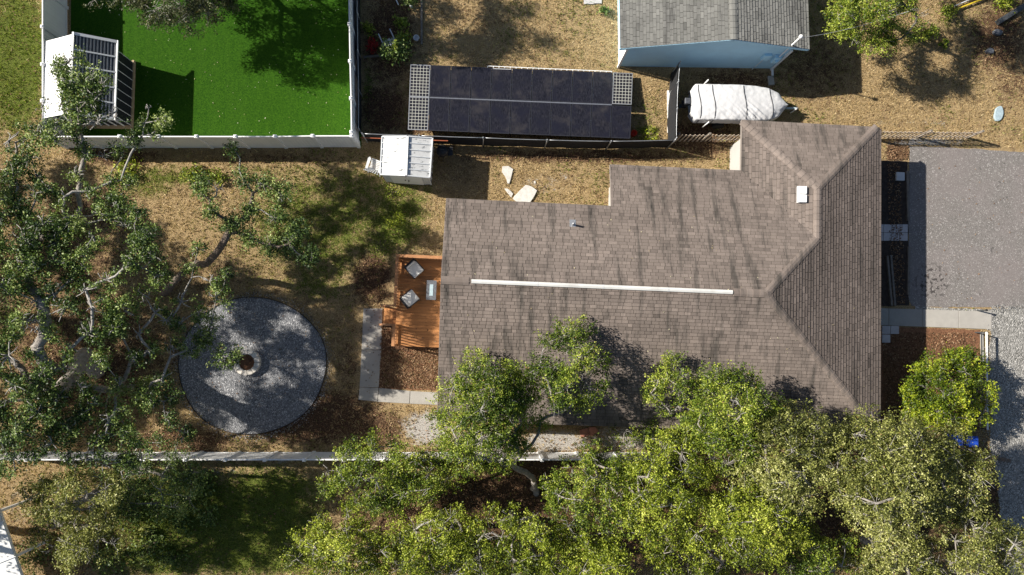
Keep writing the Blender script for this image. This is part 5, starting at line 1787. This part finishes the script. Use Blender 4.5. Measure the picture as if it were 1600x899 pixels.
BR = [(.055, .03, .018), (.14, .078, .042), (.25, .15, .085), (.42, .29, .18)]
scatter('fallen_leaves', 'brown fallen leaves over the yard', 'leaves', LP, BR, .085, .02)
scatter('bed_leaves', 'brown chips and fallen leaves in the mulch beds', 'leaves', LB, BR, .085, .035)
rl = []
for _ in range(150):
    x, y = rng.uniform(-13, 5.6), rng.uniform(-5, 3.4)
    if y > 0 and x > 0:
        continue
    h = min(hS(x, y), hN(x, y), hE(x, y))
    p = HW(x, y, h + .03)
    rl.append((p.x, p.y, p.z))
rl = np.array(rl)
V, Q, cl = leaf_quads(rl, np.full(len(rl), .06), lerp_cols([(.25, .2, .12), (.4, .34, .2), (.6, .56, .4)], rng.random(len(rl))), 1.8, .55, rng)
tag(link('roof_leaves', np_mesh('roof_leaves', V, Q, cl, M_litter)), 'pale fallen leaves dotted over the brown roof', 'leaves', None, 'stuff')
tl = np.stack([U(112, 100).x + (U(562, 100).x - U(112, 100).x) * rng.random(200), U(300, 228).y + (U(300, -40).y - U(300, 228).y) * rng.random(200)], 1)
scatter('lawn_leaves', 'pale fallen leaves dotted over the artificial lawn', 'leaves', tl, [(.30, .28, .12), (.45, .42, .25), (.6, .58, .45), (.7, .7, .6)], .06, .04)

# loose stones kicked out of the gravel, stray leaves on hard surfaces
an = rng.random(1500) * 6.283
rr_ = 1.015 + np.abs(rng.normal(size=1500)) * .045
st2 = np.stack([cc.x + 3.33 * rr_ * np.cos(an), cc.y + 3.12 * rr_ * np.sin(an)], 1)
e_ = np.array([[U(1547 + rng.normal() * 6, y).x, U(1547, y).y] for y in np.linspace(490, 760, 700)])
e2_ = np.stack([U(1549, 485).x + (U(1600, 485).x - U(1549, 485).x) * rng.random(350), U(1549, 482).y + rng.normal(size=350) * .10], 1)
scatter('loose_stones', 'small grey stones spilled along the gravel edges', 'stones', np.concatenate([st2, e_, e2_]), [(.10, .10, .11), (.22, .22, .23), (.38, .37, .36), (.55, .53, .5)], .05, .03, 1.2, .8)
h_ = np.concatenate([np.stack([U(1425, 300).x + 6 * rng.random(90), U(1500, 478).y + 7 * rng.random(90)], 1),
                     np.stack([cc.x + rng.normal(size=130) * 1.6, cc.y + rng.normal(size=130) * 1.5], 1),
                     np.stack([U(566, 500).x + .8 * rng.random(40), U(580, 620).y + 4 * rng.random(40)], 1),
                     np.stack([U(625, 420).x + 1.9 * rng.random(30), U(640, 535).y + 3.6 * rng.random(30)], 1)])
hz = np.full((len(h_), 1), .055)
hz[-30:] = ZD + .012
V, Q, cl = leaf_quads(np.concatenate([h_, hz], 1), np.full(len(h_), .075), lerp_cols(BR, np.clip(.55 + .25 * rng.normal(size=len(h_)), 0, 1)), 3., .55, rng)
tag(link('stray_leaves', np_mesh('stray_leaves', V, Q, cl, M_litter)), 'single dry leaves on the drive, gravel circle, path and deck', 'leaves', None, 'stuff')
